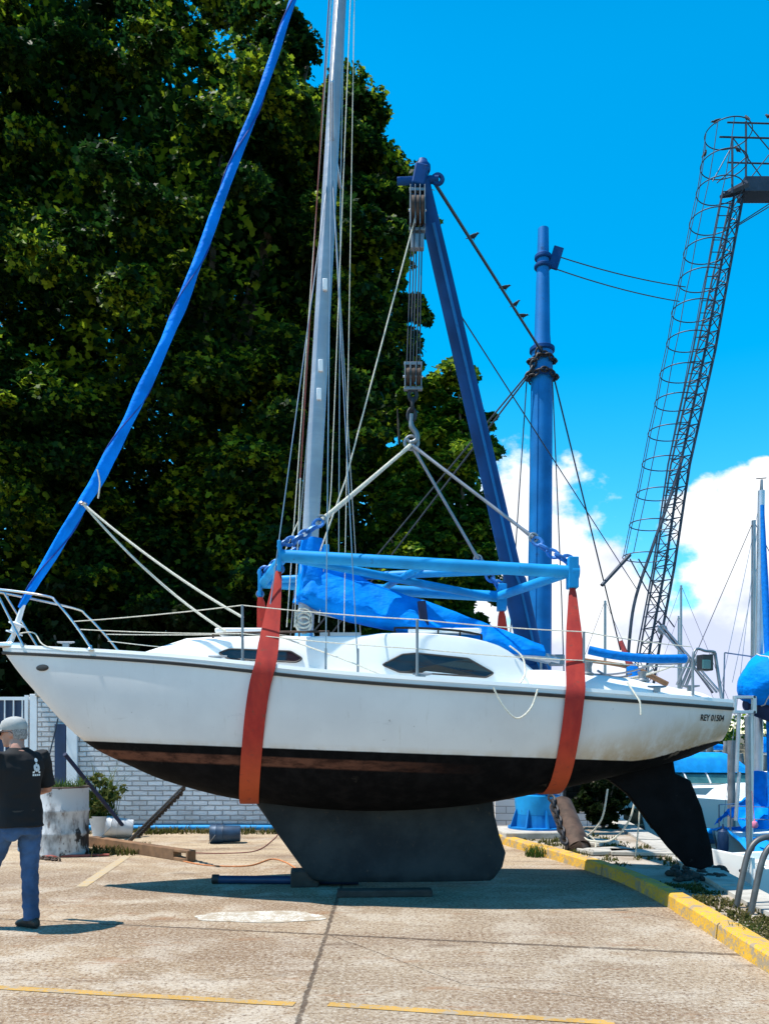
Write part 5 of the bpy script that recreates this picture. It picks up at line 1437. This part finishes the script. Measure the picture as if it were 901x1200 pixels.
# big blue bundled cover on its boom, navy side below
mb = MB(); rings = []
A, B = P(868,800,12.8), P(985,775,13.2)
for i in range(18):
    q = i/17; c = A.lerp(B,q); r = []
    ry = lerp(.10,.62,min(1,(q*4.0))**.55); rz_ = lerp(.14,.50,min(1,q*3.2)**.6)
    for k in range(26):
        a = 2*math.pi*k/26; f = 1+.26*noise.noise(Vector((q*7,math.cos(a)*1.6,math.sin(a)*1.6)))+.07*noise.noise(Vector((q*15,math.cos(a)*4,math.sin(a)*4)))
        r.append(c+Vector((0,ry*math.cos(a)*f,rz_*math.sin(a)*f-.05)))
    rings.append(r)
mb.loft(rings); bc = obj('boom_cover', mb, M['sail_blue'], t, angle=60)
for q_ in (3,6,10):
    cc = sum(rings[q_],Vector())/len(rings[q_]); rp = [cc+(p-cc)*1.02 for p in rings[q_]]
    obj('lashing', MB().tube(rp+rp[:2],.010,5,caps=False), M['rope'], bc)
mb = MB(); rings = []
A, B = P(873,826,12.95), P(985,845,13.2)
for i in range(10):
    q = i/9; c = A.lerp(B,q); rr_ = lerp(.12,.48,q**.6); rings.append([c+Vector((0,rr_*.9*math.cos(a)*(1+.12*noise.noise(Vector((q*5,a,1)))),rr_*.75*math.sin(a))) for a in [2*math.pi*k/18 for k in range(18)]])
mb.loft(rings); obj('sail_bag', mb, M['navy'], t)
ms = obj('mast', MB().tube([P(889,985,13.6),P(889,780,13.6),P(892,575,13.6)],[.07,.07,.055],12), M['alu'], t)
obj('masthead', MB().tube([P(892,575,13.6),P(892.5,562,13.6)],[.03,.02],8), M['galv'], ms)
obj('wind_vane', MB().tube([P(886,561,13.6),P(898,560,13.6)],[.008,.008],6), M['darkwire'], ms)
obj('furled_jib', MB().tube([P(893,592,13.4),P(896,680,13.3),P(901,790,13.2),P(904,960,13.0)],[.03,.055,.06,.05],10), M['blue_pad'], t)
obj('mast_wrap', MB().tube(spline([P(889,905,13.55),P(888,930,13.5),P(890,960,13.5),P(889,985,13.5)],4),[.12,.13,.15,.13,.12,.14,.16,.15,.16,.17,.15,.16,.15],12), M['sail_blue'], t)
for (x0,y0,x1,y1,r) in ((866,834,863,905,.03),(866,905,862,962,.03),(880,832,879,985,.045),(877,838,876,1010,.03)):
    obj('support_pole', MB().tube([P(x0,y0,12.9),P(x1,y1,12.9)], r, 10), M['alu'], t)
# bracket under the bundle
mb = MB()
c = P(872,826,12.6)
for (dx,dz_,w,h) in ((0,.115,.34,.05),(0,-.115,.34,.05),(.15,0,.06,.28),(-.15,0,.04,.22)): mb.box(c+Vector((dx,0,dz_)),(w,.08,h))
obj('stern_bracket', mb, M['alu'], t, smooth=False, bevel=.01)
for (x0,y0,x1,y1) in ((849,765,884,770),(849,765,847,840),): obj('antenna_rail', MB().tube([P(x0,y0,13.4),P(x1,y1,13.4)], .012, 6), M['galv'], t)
line_ = lambda a,b: obj('shroud', MB().tube([a,b], .005, 5), M['wire'], t)
line_(P(892,580,13.6),P(846,800,13.6)); line_(P(892,640,13.6),P(858,800,13.6)); line_(P(892,580,13.6),P(846,975,13.4))
for u in (.97,.86,.74,.6):
    for s_ in (-1,1):
        obj('stanchion', MB().tube([at(u,s_*max(.05,bw(u)-.05),dz(u)),at(u,s_*max(.05,bw(u)-.05),dz(u)+.42)],.012,6), M['galv'], t)
for s_ in (-1,1):
    for f in (.42,.22): obj('guard_line', MB().tube([at(u,s_*max(.05,bw(u)-.05),dz(u)+f) for u in (.97,.86,.74,.6,.4)],.008,6), M['galv'], t)
g = P(847,988,13.0)
tag(obj('blue_fender', MB().lathe([(.02,-.22),(.07,-.19),(.085,-.1),(.085,.1),(.07,.18),(.02,.22),(.012,.30)], g, 16), M['blue_sheet']), 'dark blue fender hanging at the bow of the grey moored yacht', 'fender')
for i,(px,py,dd,lab) in enumerate(((884,967,12.6,'upper of two pink buoys hanging by the pole'),(880,994,12.0,'lower of two pink buoys hanging by the pole'))):
    c = P(px,py,dd); mb = MB(); mb.lathe([(.01,-.055),(.04,-.045),(.055,0),(.04,.045),(.015,.055),(.012,.085)], c, 14); mb.tube([c+Vector((0,0,.08)),P(px-3,py-40,dd)],.005,5)
    tag(obj('pink_buoy', mb, pm('pink_buoy_plastic',(.75,.20,.32),.5)), lab, 'buoy', 'pink buoys')
t2 = tag(obj('mooring_post', MB().tube([P(878,1005,11.4),P(876,840,11.4)],.04,12), M['galv']), 'slim grey pole standing by the white dinghy', 'pole')
# second mast beside it belongs to another yacht behind
def far_yacht(label, px, topy, d, L, wrap, hullcol):
    x = (px-CX)/F*d
    t, at, bw, dz = simple_hull('distant_yacht', label, 'yacht', (x-L*.45,d-.4), (x+L*.55,d+.4), L*.3, WZ+.9, WZ+1.15, WZ, hullcol, .4, 'yachts moored farther out')
    deckmesh(t, at, bw, dz, M['cabin_white'], .08)
    house(t, at, .3, .72, L*.10, L*.07, WZ+.9, WZ+1.35, M['cabin_white'], 'cabin', .2)
    top_ = P(px,topy,d)
    m_ = obj('mast', MB().tube([Vector((top_.x-.02,d,WZ+.95)),top_],[.075,.05],10), M['wire'] if wrap else M['alu'], t)
    obj('boom', MB().tube([Vector((x,d,WZ+2.1)),Vector((x+L*.4,d+.2,WZ+2.05))],.05,8), M['alu'], t)
    obj('sail_bundle', MB().tube([Vector((x+.05,d,WZ+2.3)),Vector((x+L*.2,d+.1,WZ+2.26)),Vector((x+L*.38,d+.2,WZ+2.16))],[.2,.17,.08],10), M['sail_blue'], t)
    for k in (-.45,.53): obj('stay', MB().tube([top_,Vector((x+L*k,d+.35*k,WZ+1.05))],.010,5), M['darkwire'], t)
hw = hull_two('distant_hull',(.72,.72,.71),(.1,.12,.2),WZ+.12)
far_yacht('distant yacht whose dark mast stands just left of the blue wrapped mast', 883, 610, 19.5, 6.5, True, hw)
far_yacht('distant yacht whose thin mast rises right of the ladder tower', 798, 686, 38, 7, True, hw)
far_yacht('distant yacht with short dark mast seen over the aft deck of the big yacht', 709, 704, 33, 6, True, hw)
far_yacht('distant yacht with the shorter mast close beside the ladder tower pulley', 795, 722, 46, 7, True, hw)
# tender dinghy beside the quay
t, at, bw, dz = simple_hull('white_dinghy', 'small white dinghy lying against the quay by the ladder rail', 'dinghy', (6.7,10.3), (4.12,9.75), 1.25, .10, .26, WZ+.10, hull_two('dinghy_hull',(.80,.80,.80),(.5,.5,.5),WZ+.1), .22)
mb = MB(); rings = []
for i in range(17):
    u = lerp(.04,.9,i/16); b = bw(u)-.09
    rings.append([at(u,-bw(u),dz(u)),at(u,-bw(u)+.04,dz(u)+.03),at(u,-b,dz(u)+.02),at(u,-b*.9,dz(u)-.30),at(u,0,dz(u)-.34),at(u,b*.9,dz(u)-.30),at(u,b,dz(u)+.02),at(u,bw(u)-.04,dz(u)+.03),at(u,bw(u),dz(u))])
mb.loft(rings, False, False); obj('inner_shell', mb, M['white_gel'], t)
for u in (.3,.62): obj('thwart', MB().bar(at(u,-bw(u)+.06,dz(u)-.08),at(u,bw(u)-.06,dz(u)-.08),.20,.03), M['white_gel'], t, smooth=False, bevel=.006)
mb = MB(); mb.bar(at(.0,-bw(0)*.9,dz(0)-.05),at(.0,bw(0)*.9,dz(0)-.05),.05,.36); obj('transom', mb, M['white_gel'], t, smooth=False, bevel=.01)
for v in (-.3,.3): obj('transom_fitting', MB().ball(at(-.012,v,dz(0)-.05),.022), M['black_plastic'], t)
# marina piles
rg = random.Random(19)
x_px = [771,781,792,806,815,823,832,841,851,860,869,884,894,905]
for i,px in enumerate(x_px):
    d = 31+rg.uniform(-1.5,3.5); z1 = rg.uniform(1.15,1.75); x = (px-CX)/F*d
    o = obj('mooring_pile', MB().tube([(x,d,WZ-1),(x+rg.uniform(-.05,.05),d,z1*.4),(x+rg.uniform(-.07,.07),d,z1)],[.13,.125,.12],10), M['pile'])
    tag(o, 'grey weathered mooring pile in the row standing in the harbour water', 'pile', 'mooring piles in the harbour')
o = obj('mooring_pile', MB().tube([P(857,1010,16) ,P(857,868,16)],.075,10), M['pile']); tag(o, 'tall slim wooden pile in front of the motor boat bow', 'pile')

# ================================================================== THE MAN
fdir = Vector((-.80,.60,0)).normalized(); rdir = Vector((fdir.y,-fdir.x,0)); up = Vector((0,0,1))
MAN = Vector((-2.99,6.62,0))
def W(r, f, z): return MAN+rdir*r+fdir*f+up*z           # right, forward, height
def ering(c, rx, ry, rax=None, fax=None, n=20, sq=1.0):
    rax = rax or rdir; fax = fax or fdir
    return [c+rax*rx*math.copysign(abs(math.cos(a))**sq,math.cos(a))+fax*ry*math.copysign(abs(math.sin(a))**sq,math.sin(a)) for a in [2*math.pi*k/n for k in range(n)]]
def fuse(name, mb, mat, parent, voxel, sm=4, origin=None):
    o = obj(name+'_tmp', mb, mat, parent, origin=origin)
    r = o.modifiers.new('r','REMESH'); r.mode = 'VOXEL'; r.voxel_size = voxel; r.use_smooth_shade = True
    if sm: s_ = o.modifiers.new('s','SMOOTH'); s_.factor = .5; s_.iterations = sm
    bpy.context.view_layer.update()
    me = bpy.data.meshes.new_from_object(o.evaluated_get(bpy.context.evaluated_depsgraph_get()))
    o.modifiers.clear(); old = o.data; o.data = me; bpy.data.meshes.remove(old)
    me.materials.clear(); me.materials.append(mat); me.polygons.foreach_set('use_smooth',[True]*len(me.polygons))
    me.name = name; o.name = name; ORG[o.name] = ORG.get(name+'_tmp', Vector(origin) if origin is not None else wloc(parent)); return o
# joints
HR, HL = W(.095,0,.90), W(-.095,.0,.90)
KR, AR_ = W(.11,.02,.485), W(.10,-.02,.085)
KL, AL_ = W(-.13,.20,.50), W(-.15,.30,.13)
SR, SL = W(.195,0,1.42), W(-.195,0,1.42)
ER, WR_ = W(.275,.03,1.14), W(.20,.27,1.10)
EL, WL_ = W(-.26,.10,1.13), W(-.19,.33,1.12)
NK, HD = W(.0,.02,1.50), W(.0,.075,1.615)
hf = (Vector((-1,-.02,-.10))).normalized(); hr_ = hf.cross(up).normalized(); hu = hr_.cross(hf)   # the head looks left
def Hd(r, f, z): return HD+hr_*r+hf*f+hu*z
mb = MB()
mb.loft([ering(W(0,0,z),rx,ry,sq=.85) for z,rx,ry in ((.84,.15,.10),(.92,.165,.115),(1.05,.15,.11),(1.2,.165,.115),(1.35,.18,.11),(1.43,.14,.085),(1.47,.07,.065))])
mb.tube([W(0,0,1.42),NK,Hd(0,-.015,-.06)],[.07,.058,.058],14)
prof = [(-.115,.035,.045,.03),(-.095,.052,.065,.022),(-.06,.064,.085,.008),(-.02,.072,.096,.0),(.03,.076,.100,-.004),(.07,.072,.093,-.008),(.10,.055,.072,-.01),(.118,.028,.035,-.01)]
mb.loft([ering(Hd(0,f,z),rx,ry,hr_,hf,20) for z,rx,ry,f in prof])
mb.tube([Hd(0,.088,.015),Hd(0,.108,-.018),Hd(0,.112,-.032),Hd(0,.092,-.042)],[.010,.014,.017,.012],8)        # nose
mb.ball(Hd(0,.085,-.062),(.024,.012,.008),10,6,Matrix((hr_,hf,hu)).transposed()); mb.ball(Hd(0,.083,-.076),(.022,.012,.008),10,6,Matrix((hr_,hf,hu)).transposed())
mb.ball(Hd(0,.074,-.098),(.026,.020,.018),10,7,Matrix((hr_,hf,hu)).transposed())
for s_ in (-1,1):
    mb.ball(Hd(s_*.077,-.008,-.012),(.010,.022,.034),10,8,Matrix((hr_,hf,hu)).transposed())
    mb.ball(Hd(s_*.030,.082,.006),(.013,.010,.010),10,6,Matrix((hr_,hf,hu)).transposed())
def limb(a, b, c, ra, rb, rc, rd=None):
    m1 = a.lerp(b,.35); m2 = b.lerp(c,.3)
    mb.tube([a,m1,b,m2,c],[ra*.92,ra*.95,rb*.88,rb*.92,rc*.9],14)
limb(SR,ER,WR_,.055,.044,.028); limb(SL,EL,WL_,.055,.044,.028)
limb(HR,KR,AR_,.085,.055,.040); limb(HL,KL,AL_,.085,.055,.040)
def hand(wr, el, side):
    d = (wr-el).normalized(); n = (up*-.6+rdir*(-side)*.6); n = (n-d*n.dot(d)).normalized(); s_ = d.cross(n).normalized()*side
    rings = [ering(wr+d*q,w,h,s_,n,12) for q,w,h in ((-.01,.028,.022),(.02,.034,.020),(.05,.042,.018),(.085,.043,.016),(.095,.036,.012))]
    mb.loft(rings)
    for k,(off,L) in enumerate(((.031,.068),(.0105,.078),(-.0105,.072),(-.031,.056))):
        b0 = wr+d*.08+s_*off; p1 = b0+d*L*.45+n*L*.10; p2 = p1+d*L*.25+n*L*.28; p3 = p2+d*L*.08+n*L*.27
        mb.tube([b0-d*.02,b0,p1,p2,p3],[.0092,.0092,.0088,.0082,.0065],8)
    b0 = wr+d*.025+s_*.028; mb.tube([b0-s_*.012,b0+s_*.014+d*.016,b0+s_*.024+d*.045+n*.012,b0+s_*.020+d*.068+n*.022],[.013,.0125,.0105,.008],8)
hand(WR_,ER,1); hand(WL_,EL,-1)
man = fuse('person', mb, M['skin'], None, .0075, 3, origin=(MAN.x,MAN.y,0))
tag(man, 'man in black T-shirt, jeans and grey cap walking away at the left edge', 'person')
ORG['person'] = Vector((MAN.x,MAN.y,0))
# T-shirt
mb = MB()
def crumple(r, k, s=7): return [p+(p-sum(r,Vector())/len(r)).normalized()*k*noise.noise(p*s) for p in r]
mb.loft([crumple(ering(W(0,f,z),rx,ry,sq=.82,n=28),.018,9) for z,rx,ry,f in ((.845,.196,.158,-.006),(.88,.193,.154,-.004),(.98,.182,.142,.0),(1.08,.172,.132,.0),(1.2,.182,.134,0),(1.31,.198,.130,-.004),(1.39,.196,.112,-.006),(1.44,.16,.092,0),(1.475,.085,.075,.01),(1.49,.072,.068,.015))])
for s_, (a,b) in ((1,(SR,ER)),(-1,(SL,EL))):
    pts = [a.lerp(b,q) for q in (-.14,.06,.3,.55,.78,.9)]
    mb.tube(pts,[.060,.076,.074,.070,.068,.069],16)
def wrinkle(o, amp, sx, sz):
    me = o.data
    for v in me.vertices:
        c = v.co; f = noise.noise(Vector((c.x*sx,c.y*sx,c.z*sz)))+.5*noise.noise(Vector((c.x*sx*2.3+4,c.y*sx*2.3,c.z*sz*2.3)))
        v.co = c+v.normal*amp*f
    me.update()
shirt = fuse('shirt', mb, M['shirt'], man, .010, 3); wrinkle(shirt, .010, 6, 9)
# trousers
mb = MB()
mb.loft([ering(W(0,-.005,z),rx,ry,sq=.85,n=24) for z,rx,ry in ((.78,.160,.120),(.86,.166,.128),(.93,.164,.120),(.97,.160,.116))])
for a,b,c in ((HR,KR,AR_),(HL,KL,AL_)):
    d1 = a.lerp(b,.2); pts = [a+up*.02,d1,a.lerp(b,.55),b,b.lerp(c,.35),b.lerp(c,.7),c+(c-b).normalized()*.02]
    rr_ = [.102,.100,.084,.070,.068,.062,.064]
    mb.tube(pts, rr_, 18)
    for q in (.15,.5,.62,.75,.87): mb.torus(b.lerp(c,q), interp(q,[0,1],[.062,.056]), .010, Matrix.Rotation(.25*math.sin(q*17),3,'X'), 16, 6)
for s_ in (-1,1): mb.ball(W(s_*.080,-.055,.83),(.082,.075,.10),14,9,Matrix((rdir,fdir,up)).transposed())
wrinkle(fuse('trousers', mb, M['denim'], man, .010, 3), .009, 8, 16)
mb = MB(); mb.loft([ering(W(0,-.002,z),.178,.138,sq=.85,n=24) for z in (.955,.985)]); obj('belt', mb, M['shoe'], man)
# shoes
def shoe(an, toe, heel_up):
    mb = MB(); d = toe.normalized(); s_ = d.cross(up).normalized(); u2 = s_.cross(d)
    b0 = an-u2*.085
    rings = [[b0+d*f+s_*w*math.cos(a)+u2*(z+h*math.sin(a)) for a in [2*math.pi*k/16 for k in range(16)]] for f,w,h,z in ((-.085,.018,.02,.035),(-.075,.032,.042,.045),(-.04,.040,.055,.055),(.02,.044,.058,.058),(.08,.047,.042,.042),(.13,.048,.032,.032),(.17,.036,.024,.025),(.19,.014,.012,.02))]
    mb.loft(rings); mb.tube([an-u2*.02,an+u2*.06],[.046,.05],14); return mb
sh = fuse('shoe', shoe(AR_, fdir+Vector((-.2,0,0)), 0), M['shoe'], man, .009, 2)
sh2 = fuse('shoe', shoe(AL_, fdir+up*-.30, 0), M['shoe'], man, .009, 2)
# hair, cap, sunglasses, shirt print
mb = MB(); mb.loft([ering(Hd(0,f,z),rx,ry,hr_,hf,22) for z,rx,ry,f in ((-.065,.058,.062,-.035),(-.03,.075,.078,-.03),(.02,.081,.086,-.022),(.05,.080,.090,-.014))]); obj('hair', mb, M['hair'], man)
mb = MB(); mb.loft([ering(Hd(0,f,z),rx,ry,hr_,hf,26) for z,rx,ry,f in ((.018,.083,.098,-.012),(.03,.086,.106,-.008),(.065,.086,.106,-.008),(.098,.076,.092,-.010),(.120,.050,.060,-.012),(.130,.015,.02,-.012))])
cap = obj('cap', mb, M['cap'], man, angle=60)
mb = MB(); rings = []
for i in range(9):
    q = i/8; f = lerp(.06,.185,q); w = .078*math.sqrt(max(.02,1-(q*.93)**2.4)); z = .034-.022*q
    rings.append([Hd(-w,f,z-.012),Hd(-w*.5,f,z),Hd(0,f,z+.004),Hd(w*.5,f,z),Hd(w,f,z-.012),Hd(w,f,z-.017),Hd(w*.5,f,z-.006),Hd(0,f,z-.002),Hd(-w*.5,f,z-.006),Hd(-w,f,z-.017)])
mb.loft(rings); obj('peak', mb, M['cap'], cap)
mb = MB()
for s_ in (-1,1):
    mb.ball(Hd(s_*.034,.100,.002),(.030,.008,.020),14,8,Matrix((hr_,hf,hu)).transposed())
    mb.tube([Hd(s_*.062,.094,.008),Hd(s_*.082,.05,.008),Hd(s_*.083,-.01,.004),Hd(s_*.080,-.025,-.012)],.0045,6)
mb.tube([Hd(-.01,.108,.006),Hd(.01,.108,.006)],.004,6)
obj('sunglasses', mb, M['black_plastic'], man)
# print on the back: pale figure over a short bar of lettering, too small to read
tree_ = None
import mathutils.bvhtree as bvt
vsx = [v.co+ORG['person'] for v in shirt.data.vertices]
tree_ = bvt.BVHTree.FromPolygons(vsx, [tuple(p.vertices) for p in shirt.data.polygons])
def back_pt(r, z):
    o_ = W(r,-.6,z); h = tree_.ray_cast(o_, fdir)
    return (h[0] if h[0] is not None else W(r,-.13,z))-fdir*.004
mb = MB()
def patch(outline):
    n = len(outline); cx_ = sum(p[0] for p in outline)/n; cz_ = sum(p[1] for p in outline)/n
    mb.add([back_pt(cx_,cz_)]+[back_pt(*p) for p in outline], [(0,i+1,(i+1)%n+1) for i in range(n)])
cx_, cz_ = .085, 1.315
def ell(x, z, a, b, n=14): return [(x+a*math.cos(2*math.pi*k/n), z+b*math.sin(2*math.pi*k/n)) for k in range(n)]
patch(ell(cx_,cz_+.072,.015,.018)); patch([(cx_-.006,cz_+.05),(cx_+.008,cz_+.05),(cx_+.016,cz_+.02),(cx_-.014,cz_+.02)])
patch(ell(cx_-.016,cz_+.012,.012,.026)); patch(ell(cx_+.018,cz_+.010,.012,.028)); patch(ell(cx_+.001,cz_-.008,.012,.016))
patch([(cx_-.036,cz_-.02),(cx_-.012,cz_-.014),(cx_-.02,cz_-.034),(cx_-.036,cz_-.034)]); patch([(cx_+.036,cz_-.02),(cx_+.012,cz_-.014),(cx_+.02,cz_-.034),(cx_+.036,cz_-.034)])
for k in range(4): patch([(cx_-.036+k*.019,cz_-.056),(cx_-.021+k*.019,cz_-.056),(cx_-.021+k*.019,cz_-.040),(cx_-.036+k*.019,cz_-.040)])
obj('shirt_print', mb, M['print_white'], shirt, smooth=False)

# ================================================================== SKY, SUN, CAMERA
SUN_EL, SUN_AZ = R(67), None
sun_to = Vector((-.42,-.05,1.0)).normalized()       # towards the sun: high, from the left, a little towards the camera
sl = bpy.data.lights.new('sun','SUN'); sl.energy = 5.0; sl.angle = R(.5); sl.color = (1.0,.955,.88)
so = bpy.data.objects.new('sun', sl); COL.objects.link(so); so.rotation_euler = (-sun_to).to_track_quat('-Z','Y').to_euler(); so.location = (-6,3,25)
w = bpy.data.worlds.new('World'); S.world = w; w.use_nodes = True; nt = w.node_tree; nt.nodes.clear()
def wn(t, **k):
    x = nt.nodes.new(t)
    for a,b in k.items(): setattr(x,a,b)
    return x
def wm(op, a, b=None, c=None, clamp=False):
    x = wn('ShaderNodeMath', operation=op, use_clamp=clamp)
    for i,v in enumerate((a,b,c)):
        if v is None: continue
        if isinstance(v, bpy.types.NodeSocket): nt.links.new(v, x.inputs[i])
        else: x.inputs[i].default_value = v
    return x.outputs[0]
def wsm(v, lo, hi):
    x = wn('ShaderNodeMapRange', interpolation_type='SMOOTHSTEP'); nt.links.new(v, x.inputs[0]); x.inputs[1].default_value = lo; x.inputs[2].default_value = hi; return x.outputs[0]
def wmix(f, a, b):
    x = wn('ShaderNodeMix', data_type='RGBA')
    for s_, v in ((x.inputs[0],f),(x.inputs[6],a),(x.inputs[7],b)):
        if isinstance(v, bpy.types.NodeSocket): nt.links.new(v, s_)
        elif isinstance(v,(tuple,list)): s_.default_value = (*v,1)
        else: s_.default_value = v
    return x.outputs[2]
sky = wn('ShaderNodeTexSky', sky_type='NISHITA'); sky.sun_disc = False
sky.sun_elevation = math.asin(sun_to.z); sky.sun_rotation = math.atan2(sun_to.x, sun_to.y); sky.altitude = 10; sky.air_density = 1.0; sky.dust_density = .3; sky.ozone_density = 2.2
hs = wn('ShaderNodeHueSaturation'); nt.links.new(sky.outputs[0], hs.inputs['Color']); hs.inputs['Hue'].default_value = SKY_HUE; hs.inputs['Saturation'].default_value = SKY_SAT; hs.inputs['Value'].default_value = SKY_VAL
tc = wn('ShaderNodeTexCoord'); sp_ = wn('ShaderNodeSeparateXYZ'); nt.links.new(tc.outputs['Generated'], sp_.inputs[0])
ay = wm('MAXIMUM', wm('ABSOLUTE', sp_.outputs[1]), .02)
u = wm('DIVIDE', sp_.outputs[0], ay); v = wm('DIVIDE', sp_.outputs[2], ay)
cv = wn('ShaderNodeCombineXYZ'); nt.links.new(u, cv.inputs[0]); nt.links.new(wm('MULTIPLY', v, 1.35), cv.inputs[1])
def wnoise(scale, det, rough, off=0):
    x = wn('ShaderNodeTexNoise'); x.inputs['Scale'].default_value = scale; x.inputs['Detail'].default_value = det; x.inputs['Roughness'].default_value = rough
    m_ = wn('ShaderNodeMapping'); m_.inputs['Location'].default_value = (off,off*.7,0); nt.links.new(cv.outputs[0], m_.inputs[0]); nt.links.new(m_.outputs[0], x.inputs[0]); return x.outputs['Fac']
n1 = wnoise(9.0,7,.55,1.3); n2 = wnoise(24,6,.6,4.1)
# cumulus banks: (azimuth, height above the horizon, half width, half height)
banks = [(610,640,95,112),(660,665,90,85),(700,720,120,75),(545,690,70,90),(690,800,330,95),(845,610,75,52),(905,590,80,58),(960,640,120,95),(880,690,95,55),(900,545,28,14),(1010,560,60,40),(1150,700,300,130),(800,770,200,70)]
dens = None
for (px,py,a,b) in banks:
    u0, v0 = (px-CX)/F, (HY-py)/F
    du = wm('DIVIDE', wm('SUBTRACT', u, u0), a/F); dv = wm('DIVIDE', wm('SUBTRACT', v, v0), b/F)
    e = wm('SUBTRACT', 1.0, wm('SQRT', wm('ADD', wm('MULTIPLY',du,du), wm('MULTIPLY',dv,dv))))
    dens = e if dens is None else wm('MAXIMUM', dens, e)
fld = wm('ADD', wm('ADD', dens, wm('MULTIPLY_ADD', n1, 2.1, -1.10)), wm('MULTIPLY_ADD', n2, .7, -.35))
mask = wm('MULTIPLY', wsm(fld, -.10, .26), wm('GREATER_THAN', sp_.outputs[1], 0.0))
# bright tops, violet-grey hollows: cloud light and shade painted by noise and height
shade = wsm(wm('ADD', wnoise(6.5,6,.55,9.2), wm('MULTIPLY', wsm(v,.12,.34), .24)), .44, .68)
ccol = wmix(shade, (CL_LO[0],CL_LO[1],CL_LO[2]), (CL_HI[0],CL_HI[1],CL_HI[2]))
deep = wmix(wsm(sp_.outputs[2], .62, .92), (1,1,1), (.40,.45,.52))      # upper sky, mostly out of view, darkened to cut the fill light
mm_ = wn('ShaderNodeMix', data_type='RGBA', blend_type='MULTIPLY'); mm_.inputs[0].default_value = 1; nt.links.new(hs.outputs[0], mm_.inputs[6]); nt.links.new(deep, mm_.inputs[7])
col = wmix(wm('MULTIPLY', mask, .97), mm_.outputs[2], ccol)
bg = wn('ShaderNodeBackground'); nt.links.new(col, bg.inputs[0]); bg.inputs[1].default_value = .10
wo = wn('ShaderNodeOutputWorld'); nt.links.new(bg.outputs[0], wo.inputs[0])
cam = bpy.data.cameras.new('camera'); co = bpy.data.objects.new('camera', cam); COL.objects.link(co); S.camera = co
co.location = (0,0,CH); co.rotation_euler = (R(90),0,0)
cam.sensor_fit = 'HORIZONTAL'; cam.sensor_width = 36; cam.lens = 36*F/901
cam.shift_x = 0; cam.shift_y = (HY-600)/901; cam.clip_start = .05; cam.clip_end = 4000
S.view_settings.view_transform = 'Standard'; S.view_settings.look = 'None'; S.view_settings.exposure = EXPO; S.view_settings.gamma = 1.0
S.view_settings.use_curve_mapping = False
S.cycles.max_bounces = 6; S.cycles.transparent_max_bounces = 4; S.cycles.use_denoising = True
